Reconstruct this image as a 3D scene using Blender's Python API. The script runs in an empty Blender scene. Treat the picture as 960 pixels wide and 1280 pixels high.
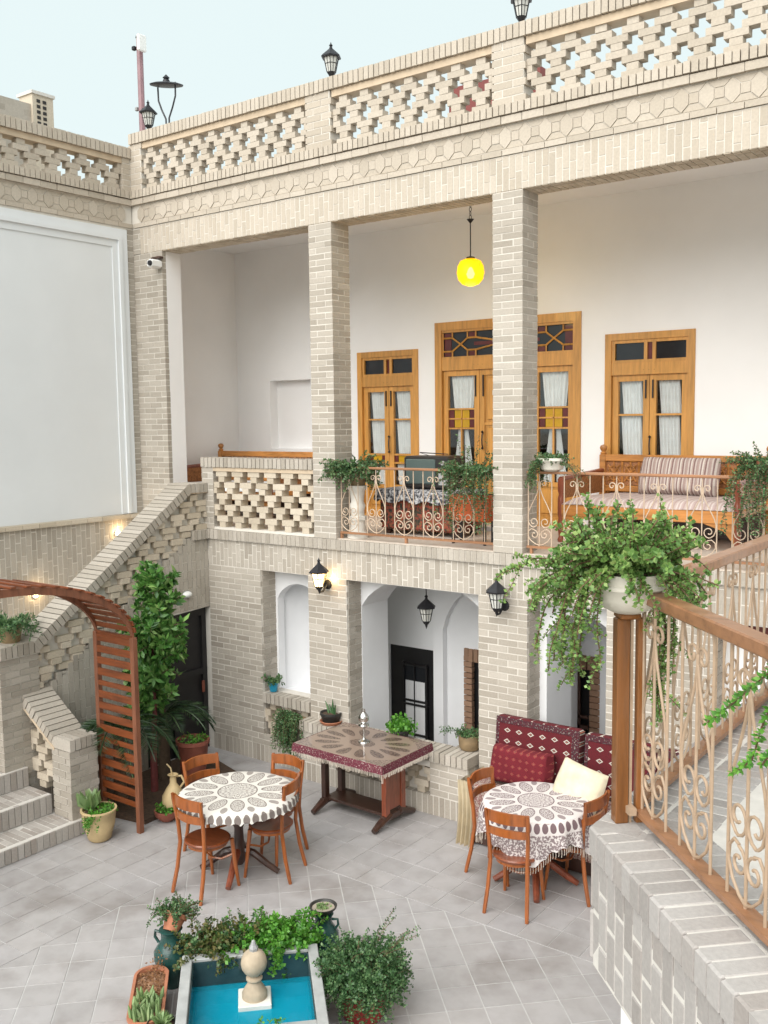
import bpy, math, random
import numpy as np
from mathutils import Vector, Matrix
random.seed(7); RNG = np.random.default_rng(7)
R = math.radians
scene = bpy.context.scene
# ------------------------------------------------------------------ camera
FPX, YAW, PITCH, ROLL = 1202.73, -0.639294, 0.0958638, -0.0126825
CAM = np.array([9.899, -8.0876, 4.048])
_f = np.array([math.sin(YAW)*math.cos(PITCH), math.cos(YAW)*math.cos(PITCH), -math.sin(PITCH)])
_r0 = np.array([math.cos(YAW), -math.sin(YAW), 0.0]); _u0 = np.cross(_r0, _f)
_r = math.cos(ROLL)*_r0 + math.sin(ROLL)*_u0; _u = -math.sin(ROLL)*_r0 + math.cos(ROLL)*_u0
cd = bpy.data.cameras.new('camera'); cam = bpy.data.objects.new('camera', cd)
scene.collection.objects.link(cam); scene.camera = cam
cd.sensor_fit = 'HORIZONTAL'; cd.sensor_width = 36.0; cd.lens = FPX/960*36.0
cd.clip_start = 0.05; cd.clip_end = 2000
cam.matrix_world = Matrix(((_r[0], _u[0], -_f[0], CAM[0]), (_r[1], _u[1], -_f[1], CAM[1]),
                           (_r[2], _u[2], -_f[2], CAM[2]), (0, 0, 0, 1)))
def proj(p):
    d = np.asarray(p, float) - CAM; z = d @ _f
    if z < 0.2: return (-9999, -9999, z)
    return (480 + FPX*(d @ _r)/z, 640 - FPX*(d @ _u)/z, z)
# ------------------------------------------------------------------ light
SUN_EL, SUN_AZ = 41, 175          # high soft sun behind thin cloud, from the open courtyard side
w = bpy.data.worlds.new('World'); scene.world = w; w.use_nodes = True
wn = w.node_tree.nodes; wl = w.node_tree.links; wn.clear()
wo = wn.new('ShaderNodeOutputWorld'); bg = wn.new('ShaderNodeBackground')
sky = wn.new('ShaderNodeTexSky'); sky.sky_type = 'NISHITA'; sky.sun_disc = False
sky.sun_elevation = R(SUN_EL); sky.sun_rotation = R(SUN_AZ)
sky.air_density = 1.0; sky.dust_density = 4.0; sky.ozone_density = 1.0
cloud = wn.new('ShaderNodeMixRGB'); cloud.blend_type = 'MIX'; cloud.inputs[0].default_value = 0.86
cloud.inputs[2].default_value = (9.3, 10.6, 10.5, 1)      # even thin cloud cover
wl.new(sky.outputs[0], cloud.inputs[1]); wl.new(cloud.outputs[0], bg.inputs[0])
bg.inputs[1].default_value = 0.050
wl.new(bg.outputs[0], wo.inputs[0])
sl = bpy.data.lights.new('sun', 'SUN'); sl.energy = 2.4; sl.angle = R(70); sl.color = (1.0, .965, .925)
so = bpy.data.objects.new('sun', sl); scene.collection.objects.link(so)
so.location = (9, -9, 14)
_az = R(SUN_AZ); _d = Vector((math.sin(_az)*math.cos(R(SUN_EL)), math.cos(_az)*math.cos(R(SUN_EL)), math.sin(R(SUN_EL))))
so.rotation_euler = _d.to_track_quat('Z', 'Y').to_euler()
vs = scene.view_settings; vs.view_transform = 'Standard'; vs.look = 'None'; vs.exposure = 1.0; vs.gamma = 1.0
scene.render.engine = 'CYCLES'
scene.cycles.max_bounces = 8; scene.cycles.use_adaptive_sampling = True; scene.cycles.adaptive_threshold = 0.02; scene.cycles.diffuse_bounces = 5; scene.cycles.use_denoising = True
scene.cycles.caustics_reflective = False; scene.cycles.caustics_refractive = False
# ------------------------------------------------------------------ helpers
COL = scene.collection
ORG = {}
def org(o): return ORG.get(o.name, (0, 0, 0)) if o else (0, 0, 0)
def tag(o, label=None, cat=None, group=None, kind=None):
    if label: o['label'] = label
    if cat: o['category'] = cat
    if group: o['group'] = group
    if kind: o['kind'] = kind
    return o
def thing(name, label, cat, loc=(0, 0, 0), rotz=0, group=None, local=False):
    o = bpy.data.objects.new(name, None); COL.objects.link(o); o.empty_display_size = .1
    o.location = loc; o.rotation_euler = (0, 0, rotz)
    ORG[o.name] = (0, 0, 0) if (local or rotz) else tuple(loc)
    return tag(o, label, cat, group)
def rotm(rx=0, ry=0, rz=0):
    return np.array((Matrix.Rotation(rz, 3, 'Z') @ Matrix.Rotation(ry, 3, 'Y') @ Matrix.Rotation(rx, 3, 'X')))
_C = np.array([(-1,-1,-1),(1,-1,-1),(1,1,-1),(-1,1,-1),(-1,-1,1),(1,-1,1),(1,1,1),(-1,1,1)])*.5
_F = [(0,3,2,1),(4,5,6,7),(0,1,5,4),(1,2,6,5),(2,3,7,6),(3,0,4,7)]
class MB:
    def __init__(s): s.v = []; s.f = []; s.m = []
    def add(s, v, f):
        n = len(s.v); s.v.extend([tuple(map(float, p)) for p in v]); s.f.extend([tuple(i+n for i in q) for q in f]); return s
    def box(s, c, d, rot=None):
        v = _C*np.array(d)
        if rot is not None: v = v @ (rotm(0, 0, rot) if np.isscalar(rot) else np.array(rot)).T
        return s.add(v+np.array(c), _F)
    def bx(s, x0, x1, y0, y1, z0, z1): return s.box(((x0+x1)/2, (y0+y1)/2, (z0+z1)/2), (x1-x0, y1-y0, z1-z0))
    def bbox(s, c, d, b=.01, rot=None):
        # bevelled box: three stacked rings
        dx, dy, dz = np.array(d)/2; v = []; f = []
        rings = [(-dz, b), (-dz+b, 0), (dz-b, 0), (dz, b)]
        for z, k in rings:
            x, y = dx-k, dy-k
            c2 = b*.6
            v += [(-x+c2, -y, z), (x-c2, -y, z), (x, -y+c2, z), (x, y-c2, z), (x-c2, y, z), (-x+c2, y, z), (-x, y-c2, z), (-x, -y+c2, z)]
        for k in range(3):
            for i in range(8): j = (i+1) % 8; f.append((k*8+i, k*8+j, k*8+8+j, k*8+8+i))
        f.append(tuple(range(7, -1, -1))); f.append(tuple(range(24, 32)))
        v = np.array(v)
        if rot is not None: v = v @ (rotm(0, 0, rot) if np.isscalar(rot) else np.array(rot)).T
        return s.add(v+np.array(c), f)
    def tube(s, path, r, n=6, cap=True):
        P = [np.array(p, float) for p in path]; L = len(P)
        rr = [r]*L if np.isscalar(r) else list(r)
        base = len(s.v); prev = None
        for i, p in enumerate(P):
            t = P[min(i+1, L-1)]-P[max(i-1, 0)]; t = t/(np.linalg.norm(t)+1e-9)
            if prev is None:
                a = np.array((0, 0, 1.)) if abs(t[2]) < .9 else np.array((1., 0, 0)); u = np.cross(t, a)
            else: u = prev-t*(prev @ t)
            u = u/(np.linalg.norm(u)+1e-9); prev = u; v = np.cross(t, u)
            for k in range(n):
                a = 2*math.pi*k/n; s.v.append(tuple(p+rr[i]*(math.cos(a)*u+math.sin(a)*v)))
        for i in range(L-1):
            for k in range(n):
                j = (k+1) % n; s.f.append((base+i*n+k, base+i*n+j, base+(i+1)*n+j, base+(i+1)*n+k))
        if cap:
            s.f.append(tuple(base+k for k in range(n-1, -1, -1))); s.f.append(tuple(base+(L-1)*n+k for k in range(n)))
        return s
    def lathe(s, prof, c=(0, 0, 0), n=20, rot=None, sx=1, sy=1):
        v = []; f = []
        for r, z in prof:
            for k in range(n):
                a = 2*math.pi*k/n; v.append((r*math.cos(a)*sx, r*math.sin(a)*sy, z))
        for i in range(len(prof)-1):
            for k in range(n):
                j = (k+1) % n; f.append((i*n+k, i*n+j, (i+1)*n+j, (i+1)*n+k))
        f.append(tuple(range(n-1, -1, -1))); f.append(tuple((len(prof)-1)*n+k for k in range(n)))
        v = np.array(v)
        if rot is not None: v = v @ np.array(rot).T
        return s.add(v+np.array(c), f)
    def prism(s, poly, axis, a, b):
        # polygon (2D points) extruded along axis 'x','y','z' from a to b
        def P(u, v, t): return {'x': (t, u, v), 'y': (u, t, v), 'z': (u, v, t)}[axis]
        n = len(poly); v = [P(p[0], p[1], a) for p in poly]+[P(p[0], p[1], b) for p in poly]
        f = [tuple(range(n)), tuple(range(2*n-1, n-1, -1))]
        for i in range(n): j = (i+1) % n; f.append((i, i+n, j+n, j))
        return s.add(v, f)
    def sheet(s, grid, close=False):
        g = np.array(grid, float); n, m = g.shape[:2]; b = len(s.v)
        s.v.extend([tuple(p) for p in g.reshape(-1, 3)])
        for i in range(n-1):
            for j in range(m if close else m-1):
                k = (j+1) % m; s.f.append((b+i*m+j, b+i*m+k, b+(i+1)*m+k, b+(i+1)*m+j))
        return s
    def build(s, name, mat, parent=None, smooth=False, kind=None, label=None, fixn=True):
        me = bpy.data.meshes.new(name); o3 = np.array(org(parent))
        vv = np.array(s.v)-o3 if len(s.v) else []
        me.from_pydata([tuple(p) for p in vv], [], s.f); me.update()
        if fixn:
            import bmesh
            bm = bmesh.new(); bm.from_mesh(me); bmesh.ops.recalc_face_normals(bm, faces=bm.faces); bm.to_mesh(me); bm.free()
        if mat: me.materials.append(mat)
        if smooth:
            me.polygons.foreach_set('use_smooth', [True]*len(me.polygons))
            try: me.set_sharp_from_angle(angle=R(40))
            except Exception: pass
        o = bpy.data.objects.new(name, me); COL.objects.link(o); o.parent = parent
        ORG[o.name] = tuple(o3)
        if kind: o['kind'] = kind
        if label: o['label'] = label
        return o
def solo(name, mb, mat, label, cat, group=None, smooth=False, loc=(0, 0, 0)):
    o = mb.build(name, mat, None, smooth)
    if any(loc): o.location = loc
    return tag(o, label, cat, group)
def copy_tree(o, parent=None, loc=None, rotz=None, label=None):
    c = o.copy(); COL.objects.link(c); c.parent = parent
    if loc is not None: c.location = loc
    if rotz is not None: c.rotation_euler = (0, 0, rotz)
    if label: c['label'] = label
    for ch in o.children: copy_tree(ch, c)
    return c
# ------------------------------------------------------------------ node helper
class E:
    nt = None
    def __init__(s, sock): s.s = sock
    @staticmethod
    def m(op, *a, clamp=False):
        n = E.nt.nodes.new('ShaderNodeMath'); n.operation = op; n.use_clamp = clamp
        for i, x in enumerate(a):
            if isinstance(x, E): E.nt.links.new(x.s, n.inputs[i])
            else: n.inputs[i].default_value = x
        return E(n.outputs[0])
    def __add__(s, o): return E.m('ADD', s, o)
    __radd__ = __add__
    def __sub__(s, o): return E.m('SUBTRACT', s, o)
    def __rsub__(s, o): return E.m('SUBTRACT', o, s)
    def __mul__(s, o): return E.m('MULTIPLY', s, o)
    __rmul__ = __mul__
    def __truediv__(s, o): return E.m('DIVIDE', s, o)
    def lt(s, o): return E.m('LESS_THAN', s, o)
    def gt(s, o): return E.m('GREATER_THAN', s, o)
    def fract(s): return E.m('FRACT', s)
    def floor(s): return E.m('FLOOR', s)
    def abs(s): return E.m('ABSOLUTE', s)
    def sqrt(s): return E.m('SQRT', s)
    def sin(s): return E.m('SINE', s)
    def max(s, o): return E.m('MAXIMUM', s, o)
    def min(s, o): return E.m('MINIMUM', s, o)
    def band(s, a, b): return s.gt(a)*s.lt(b)
def newmat(name):
    m = bpy.data.materials.new(name); m.use_nodes = True; nt = m.node_tree; E.nt = nt
    return m, nt, nt.nodes['Principled BSDF']
def sock(nt, v):
    if isinstance(v, E): return v.s
    if hasattr(v, 'is_linked') or hasattr(v, 'links'): return v
    n = nt.nodes.new('ShaderNodeRGB'); n.outputs[0].default_value = (*v, 1); return n.outputs[0]
def mixc(nt, fac, a, b, mode='MIX'):
    n = nt.nodes.new('ShaderNodeMixRGB'); n.blend_type = mode
    if isinstance(fac, (int, float)): n.inputs[0].default_value = fac
    else: nt.links.new(sock(nt, fac), n.inputs[0])
    nt.links.new(sock(nt, a), n.inputs[1]); nt.links.new(sock(nt, b), n.inputs[2]); return n.outputs[0]
def noise(nt, scale, detail=3, vec=None, rough=.55, world=True):
    n = nt.nodes.new('ShaderNodeTexNoise'); n.inputs['Scale'].default_value = scale; n.inputs['Detail'].default_value = detail
    n.inputs['Roughness'].default_value = rough
    if vec is None:
        g = nt.nodes.new('ShaderNodeNewGeometry') if world else nt.nodes.new('ShaderNodeTexCoord')
        vec = g.outputs['Position'] if world else g.outputs['Object']
    nt.links.new(vec, n.inputs['Vector']); return n.outputs['Fac']
def ramp(nt, fac, pts):
    n = nt.nodes.new('ShaderNodeValToRGB'); cr = n.color_ramp
    while len(cr.elements) < len(pts): cr.elements.new(.5)
    for e, (p, c) in zip(cr.elements, pts): e.position = p; e.color = (*c, 1) if len(c) == 3 else c
    nt.links.new(sock(nt, fac), n.inputs[0]); return n.outputs[0]
def bump(nt, b, h, strength=.2, dist=.01):
    n = nt.nodes.new('ShaderNodeBump'); n.inputs['Strength'].default_value = strength; n.inputs['Distance'].default_value = dist
    nt.links.new(sock(nt, h), n.inputs['Height']); nt.links.new(n.outputs[0], b.inputs['Normal'])
def objxyz(nt):
    t = nt.nodes.new('ShaderNodeTexCoord'); s = nt.nodes.new('ShaderNodeSeparateXYZ'); nt.links.new(t.outputs['Object'], s.inputs[0])
    return E(s.outputs[0]), E(s.outputs[1]), E(s.outputs[2])
def simple(name, col, rough=.6, var=.18, scale=9, bmp=.15, metallic=0., fine=90, world=True, coat=0.):
    m, nt, b = newmat(name); c = np.array(col)
    n1 = noise(nt, scale, 4, world=world)
    colr = ramp(nt, n1, [(.25, tuple(np.clip(c*(1-var), 0, 1))), (.75, tuple(np.clip(c*(1+var), 0, 1)))])
    nt.links.new(colr, b.inputs['Base Color']); b.inputs['Roughness'].default_value = rough; b.inputs['Metallic'].default_value = metallic
    if coat: b.inputs['Coat Weight'].default_value = coat; b.inputs['Coat Roughness'].default_value = .1
    if bmp: bump(nt, b, noise(nt, fine, 3, world=world), bmp, .004)
    return m
def piecerand(nt):
    oi = nt.nodes.new('ShaderNodeObjectInfo'); g = nt.nodes.new('ShaderNodeNewGeometry')
    return (E(oi.outputs['Random'])*7.13+E(g.outputs['Random Per Island'])*3.31).fract()
def brickmat(name, cols, stain=.25):
    m, nt, b = newmat(name)
    r = piecerand(nt); k = len(cols)
    c = ramp(nt, r, [(i/(k-1), q) for i, q in enumerate(cols)])
    g = noise(nt, 55, 5); c = mixc(nt, .55, c, ramp(nt, g, [(.3, (.80, .80, .80)), (.75, (1.13, 1.13, 1.13))]), 'MULTIPLY')
    st = noise(nt, 1.1, 4); c = mixc(nt, stain, c, ramp(nt, st, [(.3, (.80, .78, .74)), (.7, (1.08, 1.08, 1.08))]), 'MULTIPLY')
    nt.links.new(c, b.inputs['Base Color']); b.inputs['Roughness'].default_value = .88
    bump(nt, b, noise(nt, 160, 4), .35, .004)
    return m
def woodmat(name, col, rough=.45, stretch=(30, 30, 3), dark=.55, coat=.0):
    m, nt, b = newmat(name); c = np.array(col)
    t = nt.nodes.new('ShaderNodeTexCoord'); mp = nt.nodes.new('ShaderNodeMapping'); mp.inputs['Scale'].default_value = stretch
    nt.links.new(t.outputs['Object'], mp.inputs[0])
    g = noise(nt, 1.0, 5, vec=mp.outputs[0], rough=.65); r = piecerand(nt)
    cc = ramp(nt, g, [(.3, tuple(c*dark)), (.5, tuple(c)), (.75, tuple(np.clip(c*1.25, 0, 1)))])
    cc = mixc(nt, .5, cc, ramp(nt, r, [(0, (.75, .75, .75)), (1, (1.2, 1.2, 1.2))]), 'MULTIPLY')
    nt.links.new(cc, b.inputs['Base Color']); b.inputs['Roughness'].default_value = rough
    b.inputs['Coat Weight'].default_value = coat
    bump(nt, b, g, .15, .003); return m
def leafmat(name, a, bcol, c3=None, trans=.25):
    m, nt, b = newmat(name); r = piecerand(nt)
    pts = [(0, a), (.6, bcol)]+([(1, c3)] if c3 else [(1, tuple(np.array(bcol)*1.25))])
    c = ramp(nt, r, pts); cn = noise(nt, 7, 2); c = mixc(nt, .6, c, ramp(nt, cn, [(.3, (.6, .65, .6)), (.7, (1.25, 1.2, 1.1))]), 'MULTIPLY')
    nt.links.new(c, b.inputs['Base Color']); b.inputs['Roughness'].default_value = .42
    tr = nt.nodes.new('ShaderNodeBsdfTranslucent'); nt.links.new(c, tr.inputs[0])
    mx = nt.nodes.new('ShaderNodeMixShader'); mx.inputs[0].default_value = trans
    out = nt.nodes['Material Output']; nt.links.new(b.outputs[0], mx.inputs[1]); nt.links.new(tr.outputs[0], mx.inputs[2]); nt.links.new(mx.outputs[0], out.inputs[0])
    return m
def emis(name, col, strength):
    m, nt, b = newmat(name); b.inputs['Base Color'].default_value = (*col, 1)
    b.inputs['Emission Color'].default_value = (*col, 1); b.inputs['Emission Strength'].default_value = strength; return m
def glassmat(name, tint=(.97, .98, .98), mixf=.07):
    m, nt, b = newmat(name)
    tr = nt.nodes.new('ShaderNodeBsdfTransparent'); tr.inputs[0].default_value = (*tint, 1)
    gl = nt.nodes.new('ShaderNodeBsdfGlossy'); gl.inputs['Roughness'].default_value = .03
    mx = nt.nodes.new('ShaderNodeMixShader'); mx.inputs[0].default_value = mixf
    nt.links.new(tr.outputs[0], mx.inputs[1]); nt.links.new(gl.outputs[0], mx.inputs[2]); nt.links.new(mx.outputs[0], nt.nodes['Material Output'].inputs[0]); return m
# ------------------------------------------------------------------ materials
M = {}
M['brick'] = brickmat('brick_grey_beige', [(.34,.302,.254),(.41,.369,.315),(.45,.407,.352),(.375,.335,.284),(.485,.441,.385)], .38)
M['brick_warm'] = brickmat('brick_warm_beige', [(.44,.385,.315),(.49,.43,.355),(.525,.465,.39),(.465,.405,.33)], .12)
M['brick_buff'] = brickmat('brick_buff', [(.46,.39,.30),(.54,.465,.365),(.60,.525,.425),(.49,.42,.325)], .2)
M['brick_step'] = brickmat('brick_step', [(.31,.275,.245),(.40,.365,.335),(.46,.425,.395),(.35,.305,.27)], .3)
M['brick_red'] = brickmat('brick_red', [(.24,.13,.08),(.33,.20,.13),(.28,.17,.11)])
M['mortar'] = simple('mortar', (.63,.593,.535), .95, .06, 14, .2)
M['mortar_step'] = simple('mortar_step', (.60,.57,.53), .95, .1, 14, .3)
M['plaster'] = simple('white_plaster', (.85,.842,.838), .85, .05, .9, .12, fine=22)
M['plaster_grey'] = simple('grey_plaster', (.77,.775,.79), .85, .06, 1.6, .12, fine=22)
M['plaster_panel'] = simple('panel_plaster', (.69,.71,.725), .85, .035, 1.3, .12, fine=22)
M['tan_stone'] = simple('tan_stone', (.54,.43,.31), .8, .14, 6)
M['terrace_tile'] = simple('terrace_tile', (.56,.49,.42), .6, .14, 2.5, .1)
M['door_wood'] = woodmat('door_wood', (.55,.27,.065), .4, (26, 26, 2.2), .72, .15)
M['chair_wood'] = woodmat('chair_wood', (.30,.085,.018), .32, (22, 22, 4), .6, .35)
M['seat_wood'] = woodmat('seat_wood', (.22,.055,.016), .3, (6, 22, 22), .6, .4)
M['dark_wood'] = woodmat('dark_wood', (.055,.024,.016), .35, (22, 22, 4), .6, .3)
M['red_wood'] = woodmat('red_wood', (.22,.055,.025), .35, (22, 22, 4), .6, .3)
M['arbor_wood'] = woodmat('arbor_wood', (.165,.040,.008), .5, (3, 26, 26), .5, .1)
M['arbor_post'] = woodmat('arbor_post', (.19,.07,.035), .55, (24, 24, 3), .6)
M['takht_wood'] = woodmat('takht_wood', (.47,.20,.052), .4, (3, 24, 24), .55, .2)
M['carved_wood'] = simple('carved_wood', (.30,.125,.045), .6, .55, 42, .8, fine=60)
M['rail_wood'] = woodmat('rail_wood', (.31,.15,.075), .4, (3, 24, 24), .65, .2)
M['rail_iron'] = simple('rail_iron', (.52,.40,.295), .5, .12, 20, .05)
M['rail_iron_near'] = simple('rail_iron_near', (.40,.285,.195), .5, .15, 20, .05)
M['post_wood'] = woodmat('post_wood', (.23,.088,.024), .32, (20, 20, 1.5), .6, .25)
M['black_iron'] = simple('black_iron', (.022,.022,.026), .45, .2, 30, .1, .3)
M['blackdoor'] = simple('black_door', (.012,.011,.012), .5, .3, 8, .1)
M['glass'] = glassmat('window_glass')
M['dark_glass'] = simple('dark_glass', (.016,.018,.022), .08, .3, 3, 0)
M['red_glass'] = simple('red_glass', (.11,.02,.018), .1, .3, 5, 0)
M['amber_glass'] = simple('amber_glass', (.50,.29,.012), .2, .15, 8, 0)
M['shade_dark'] = simple('shade_dark', (.03,.028,.027), .9, .2, 3, 0)  # near-black colour painted in for unlit depth
M['lantern_glass'] = simple('lantern_glass', (.62,.62,.58), .15, .05, 8, 0)
M['stone_white'] = simple('white_stone', (.72,.69,.63), .6, .1, 12, .2)
M['stone_tan'] = simple('tan_carved_stone', (.42,.34,.245), .75, .2, 14, .3)
M['pool_rim'] = simple('pool_rim', (.36,.365,.36), .55, .2, 9, .2)
M['pool_wall'] = simple('pool_wall', (.025,.05,.055), .12, .35, 6, 0)
M['pool_blue'] = simple('pool_blue_paint', (.02,.46,.60), .35, .12, 3, .05)
M['terracotta'] = simple('terracotta', (.40,.155,.085), .8, .2, 9, .25)
M['terracotta_dark'] = simple('dark_terracotta', (.22,.065,.04), .7, .25, 9, .25)
M['pot_beige'] = simple('pot_beige', (.50,.375,.20), .7, .25, 7, .3)
M['pot_white'] = simple('pot_white', (.70,.66,.58), .6, .1, 8, .15)
M['pot_green'] = simple('green_glaze', (.016,.06,.052), .22, .5, 7, .1)
M['pot_black'] = simple('pot_black', (.025,.024,.022), .5, .3, 9, .1)
M['pot_blue'] = simple('pot_blue', (.015,.25,.40), .4, .1, 9, .05)
M['pot_red'] = simple('pot_red', (.27,.025,.02), .4, .2, 9, .1)
M['pot_orange'] = simple('pot_orange', (.56,.11,.025), .5, .15, 9, .1)
M['pot_brown'] = simple('pot_brown', (.23,.16,.085), .6, .3, 12, .2)
M['soil'] = simple('soil', (.07,.042,.026), .95, .4, 30, .6)
M['mulch'] = simple('mulch', (.23,.12,.065), .95, .6, 60, .8)
M['rock'] = simple('garden_stone', (.33,.28,.225), .9, .3, 7, .5, fine=25)
M['fabric_white'] = simple('curtain_white', (.80,.82,.82), .9, .06, 12, .05)
M['fabric_beige'] = simple('fabric_beige', (.50,.42,.285), .95, .2, 7, .2)
M['pillow'] = simple('pillow_cream', (.66,.58,.43), .95, .3, 6, .2, world=False)
M['tv_body'] = simple('tv_body', (.018,.016,.015), .4, .2, 8, 0)
M['tv_screen'] = simple('tv_screen', (.08,.105,.10), .12, .1, 3, 0)
M['silver'] = simple('silver', (.75,.74,.72), .18, .1, 9, 0, 1.0)
M['plastic_white'] = simple('white_plastic', (.78,.78,.76), .4, .04, 9, 0)
M['plastic_grey'] = simple('grey_plastic', (.30,.30,.30), .4, .1, 9, 0)
M['pole_pink'] = simple('painted_pole', (.27,.155,.17), .5, .2, 9, .05)
M['red_paint'] = simple('red_brown_paint', (.16,.032,.026), .6, .2, 3, .1)
M['leaf_citrus'] = leafmat('leaf_citrus', (.035,.12,.025), (.10,.25,.05), (.26,.42,.13))
M['leaf_trail'] = leafmat('leaf_trailing', (.10,.21,.055), (.20,.35,.09), (.36,.48,.17))
M['leaf_fresh'] = leafmat('leaf_fresh', (.05,.18,.022), (.10,.30,.035), (.17,.40,.06))
M['leaf_dark'] = leafmat('leaf_dark', (.035,.095,.036), (.085,.185,.07), (.18,.29,.125))
M['leaf_olive'] = leafmat('leaf_olive', (.05,.075,.02), (.12,.15,.04), (.23,.17,.075))
M['leaf_palm'] = leafmat('leaf_palm', (.012,.035,.014), (.03,.07,.025), (.06,.11,.04))
M['leaf_pale'] = leafmat('leaf_pale', (.16,.26,.10), (.26,.38,.16), (.36,.46,.24))
M['leaf_dry'] = leafmat('leaf_dry', (.20,.09,.04), (.30,.15,.07), (.36,.20,.10))
M['bark'] = simple('bark', (.10,.065,.04), .9, .3, 25, .5)
M['bark_red'] = simple('bark_red', (.14,.03,.028), .6, .3, 25, .3)
M['stem'] = simple('stem_brown', (.13,.07,.04), .8, .3, 25, .1)
def globemat():
    m, nt, b = newmat('lamp_yellow'); b.inputs['Base Color'].default_value = (.9,.55,.01,1); b.inputs['Emission Color'].default_value = (1,.60,.004,1); b.inputs['Emission Strength'].default_value = .55
    tr = nt.nodes.new('ShaderNodeBsdfTransparent'); tr.inputs[0].default_value = (1,.85,.10,1); mx = nt.nodes.new('ShaderNodeMixShader'); mx.inputs[0].default_value = .5
    nt.links.new(tr.outputs[0], mx.inputs[1]); nt.links.new(b.outputs[0], mx.inputs[2]); nt.links.new(mx.outputs[0], nt.nodes['Material Output'].inputs[0]); return m
M['lamp_yellow'] = globemat(); M['bulb'] = emis('bulb', (1, .9, .7), 6)
M['lamp_warm'] = emis('lamp_warm', (1.0,.66,.28), 3.2)
M['lamp_spot'] = emis('lamp_spot', (1.0,.78,.45), 14)
M['ground'] = simple('ground_earth', (.28,.24,.19), .95, .25, .3, .2)
# ---- patterned textiles
def paisley(name, white, ink, cloth_r, petals=12, edge=None):
    m, nt, b = newmat(name); x, y, z = objxyz(nt)
    r = (x*x+y*y).sqrt()/cloth_r; th = E.m('ARCTAN2', y, x)*(petals/(2*math.pi))
    a = (th.fract()-.5); rr = (r-.63)/.24
    w_ = 1.0-rr*.35
    pet = ((a/(.36*w_+.0))*(a/(.36*w_))+rr*rr)
    petal = pet.lt(1.0)
    vn = E(noise(nt, 95, 3, world=False)); inner = vn.gt(.50)
    petal_ink = petal*E.m('MAXIMUM', pet.gt(.80), inner*.8+.1)
    a2 = ((th+.5).fract()-.5); r2 = (r-.82)/.10; small = ((a2/.13)*(a2/.13)+r2*r2).lt(1.0)
    cen = r.lt(.335); th2 = E.m('ARCTAN2', y, x)
    ros = ((th2*10).sin()*.9+(th2*5).sin()*.4+r*11).fract().lt(.45)
    cen_ink = cen*E.m('MAXIMUM', (ros*.7+inner*.15), r.gt(.315))
    rim = r.gt(.955)*(inner*.7+.25)
    ink_f = E.m('MAXIMUM', E.m('MAXIMUM', petal_ink, cen_ink), E.m('MAXIMUM', small*.75, rim), clamp=True)
    # hanging band of the cloth
    ths = E.m('ARCTAN2', y, x)*(44/(2*math.pi)); d = z*-1.0
    blobs = (((ths.fract()-.5)/.38)*((ths.fract()-.5)/.38)+((d-.055)/.04)*((d-.055)/.04)).lt(1.0)
    band2 = d.band(.11, .30)*(E(noise(nt, 60, 2, world=False)).gt(.47))*.85
    hang = d.gt(.012)*E.m('MAXIMUM', blobs, band2)
    fac = E.m('MAXIMUM', ink_f*d.lt(.012), hang, clamp=True)
    c = mixc(nt, fac*.92, white, ink); nt.links.new(c, b.inputs['Base Color']); b.inputs['Roughness'].default_value = .9
    bump(nt, b, noise(nt, 400, 2, world=False), .1, .002); return m
M['cloth1'] = paisley('paisley_cloth_grey', (.64,.61,.565), (.13,.10,.09), .535)
M['cloth2'] = paisley('paisley_cloth_plum', (.66,.61,.59), (.12,.065,.075), .475)
def carpet(name, base, dark, light, px=.13, pz=.095):
    m, nt, b = newmat(name); x, y, z = objxyz(nt)
    fx = (x/px).fract()-.5; fz = (z/pz).fract()-.5
    dia = (fx.abs()*1.25+fz.abs()*1.6); d1 = dia.lt(.36); d2 = dia.lt(.20); d3 = dia.lt(.09)
    nz = E(noise(nt, 120, 2, world=False)); sp = nz.gt(.60)
    c = mixc(nt, sp*.55, base, dark); c = mixc(nt, d1, c, light); c = mixc(nt, d2, c, dark); c = mixc(nt, d3, c, (.45,.16,.10))
    nt.links.new(c, b.inputs['Base Color']); b.inputs['Roughness'].default_value = .95
    bump(nt, b, noise(nt, 350, 2, world=False), .4, .003); return m
M['carpet'] = carpet('carpet_red', (.105,.007,.012), (.014,.008,.012), (.50,.44,.38), .125, .105)
M['carpet_plain'] = carpet('carpet_red_plain', (.135,.007,.014), (.05,.006,.012), (.26,.05,.04), .07, .065)
def speckle(name, cols, scale=55):
    m, nt, b = newmat(name); n = noise(nt, scale, 2, world=False)
    k = len(cols); c = ramp(nt, n, [(.32+.36*i/(k-1), q) for i, q in enumerate(cols)])
    nt.links.new(c, b.inputs['Base Color']); b.inputs['Roughness'].default_value = .95
    bump(nt, b, noise(nt, 300, 2, world=False), .35, .003); return m
M['carpet_border'] = speckle('carpet_border', [(.012,.008,.014),(.10,.012,.02),(.02,.012,.018),(.30,.24,.21)], 62)
M['carpet_seat'] = speckle('carpet_seat', [(.10,.02,.02),(.42,.34,.29),(.15,.03,.03),(.5,.42,.37)], 30)
M['cloth_border'] = speckle('cloth_border', [(.06,.012,.02),(.17,.03,.05),(.07,.012,.02),(.42,.30,.28)], 75)
M['fringe'] = speckle('fringe', [(.62,.54,.45),(.72,.64,.55),(.5,.42,.34)], 80)
M['chest_cloth'] = speckle('chest_cloth', [(.02,.02,.025),(.05,.05,.06),(.30,.30,.31),(.5,.5,.5)], 34)
M['floral'] = speckle('floral_cloth', [(.03,.025,.02),(.06,.05,.03),(.30,.05,.035),(.12,.12,.04)], 30)
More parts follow.
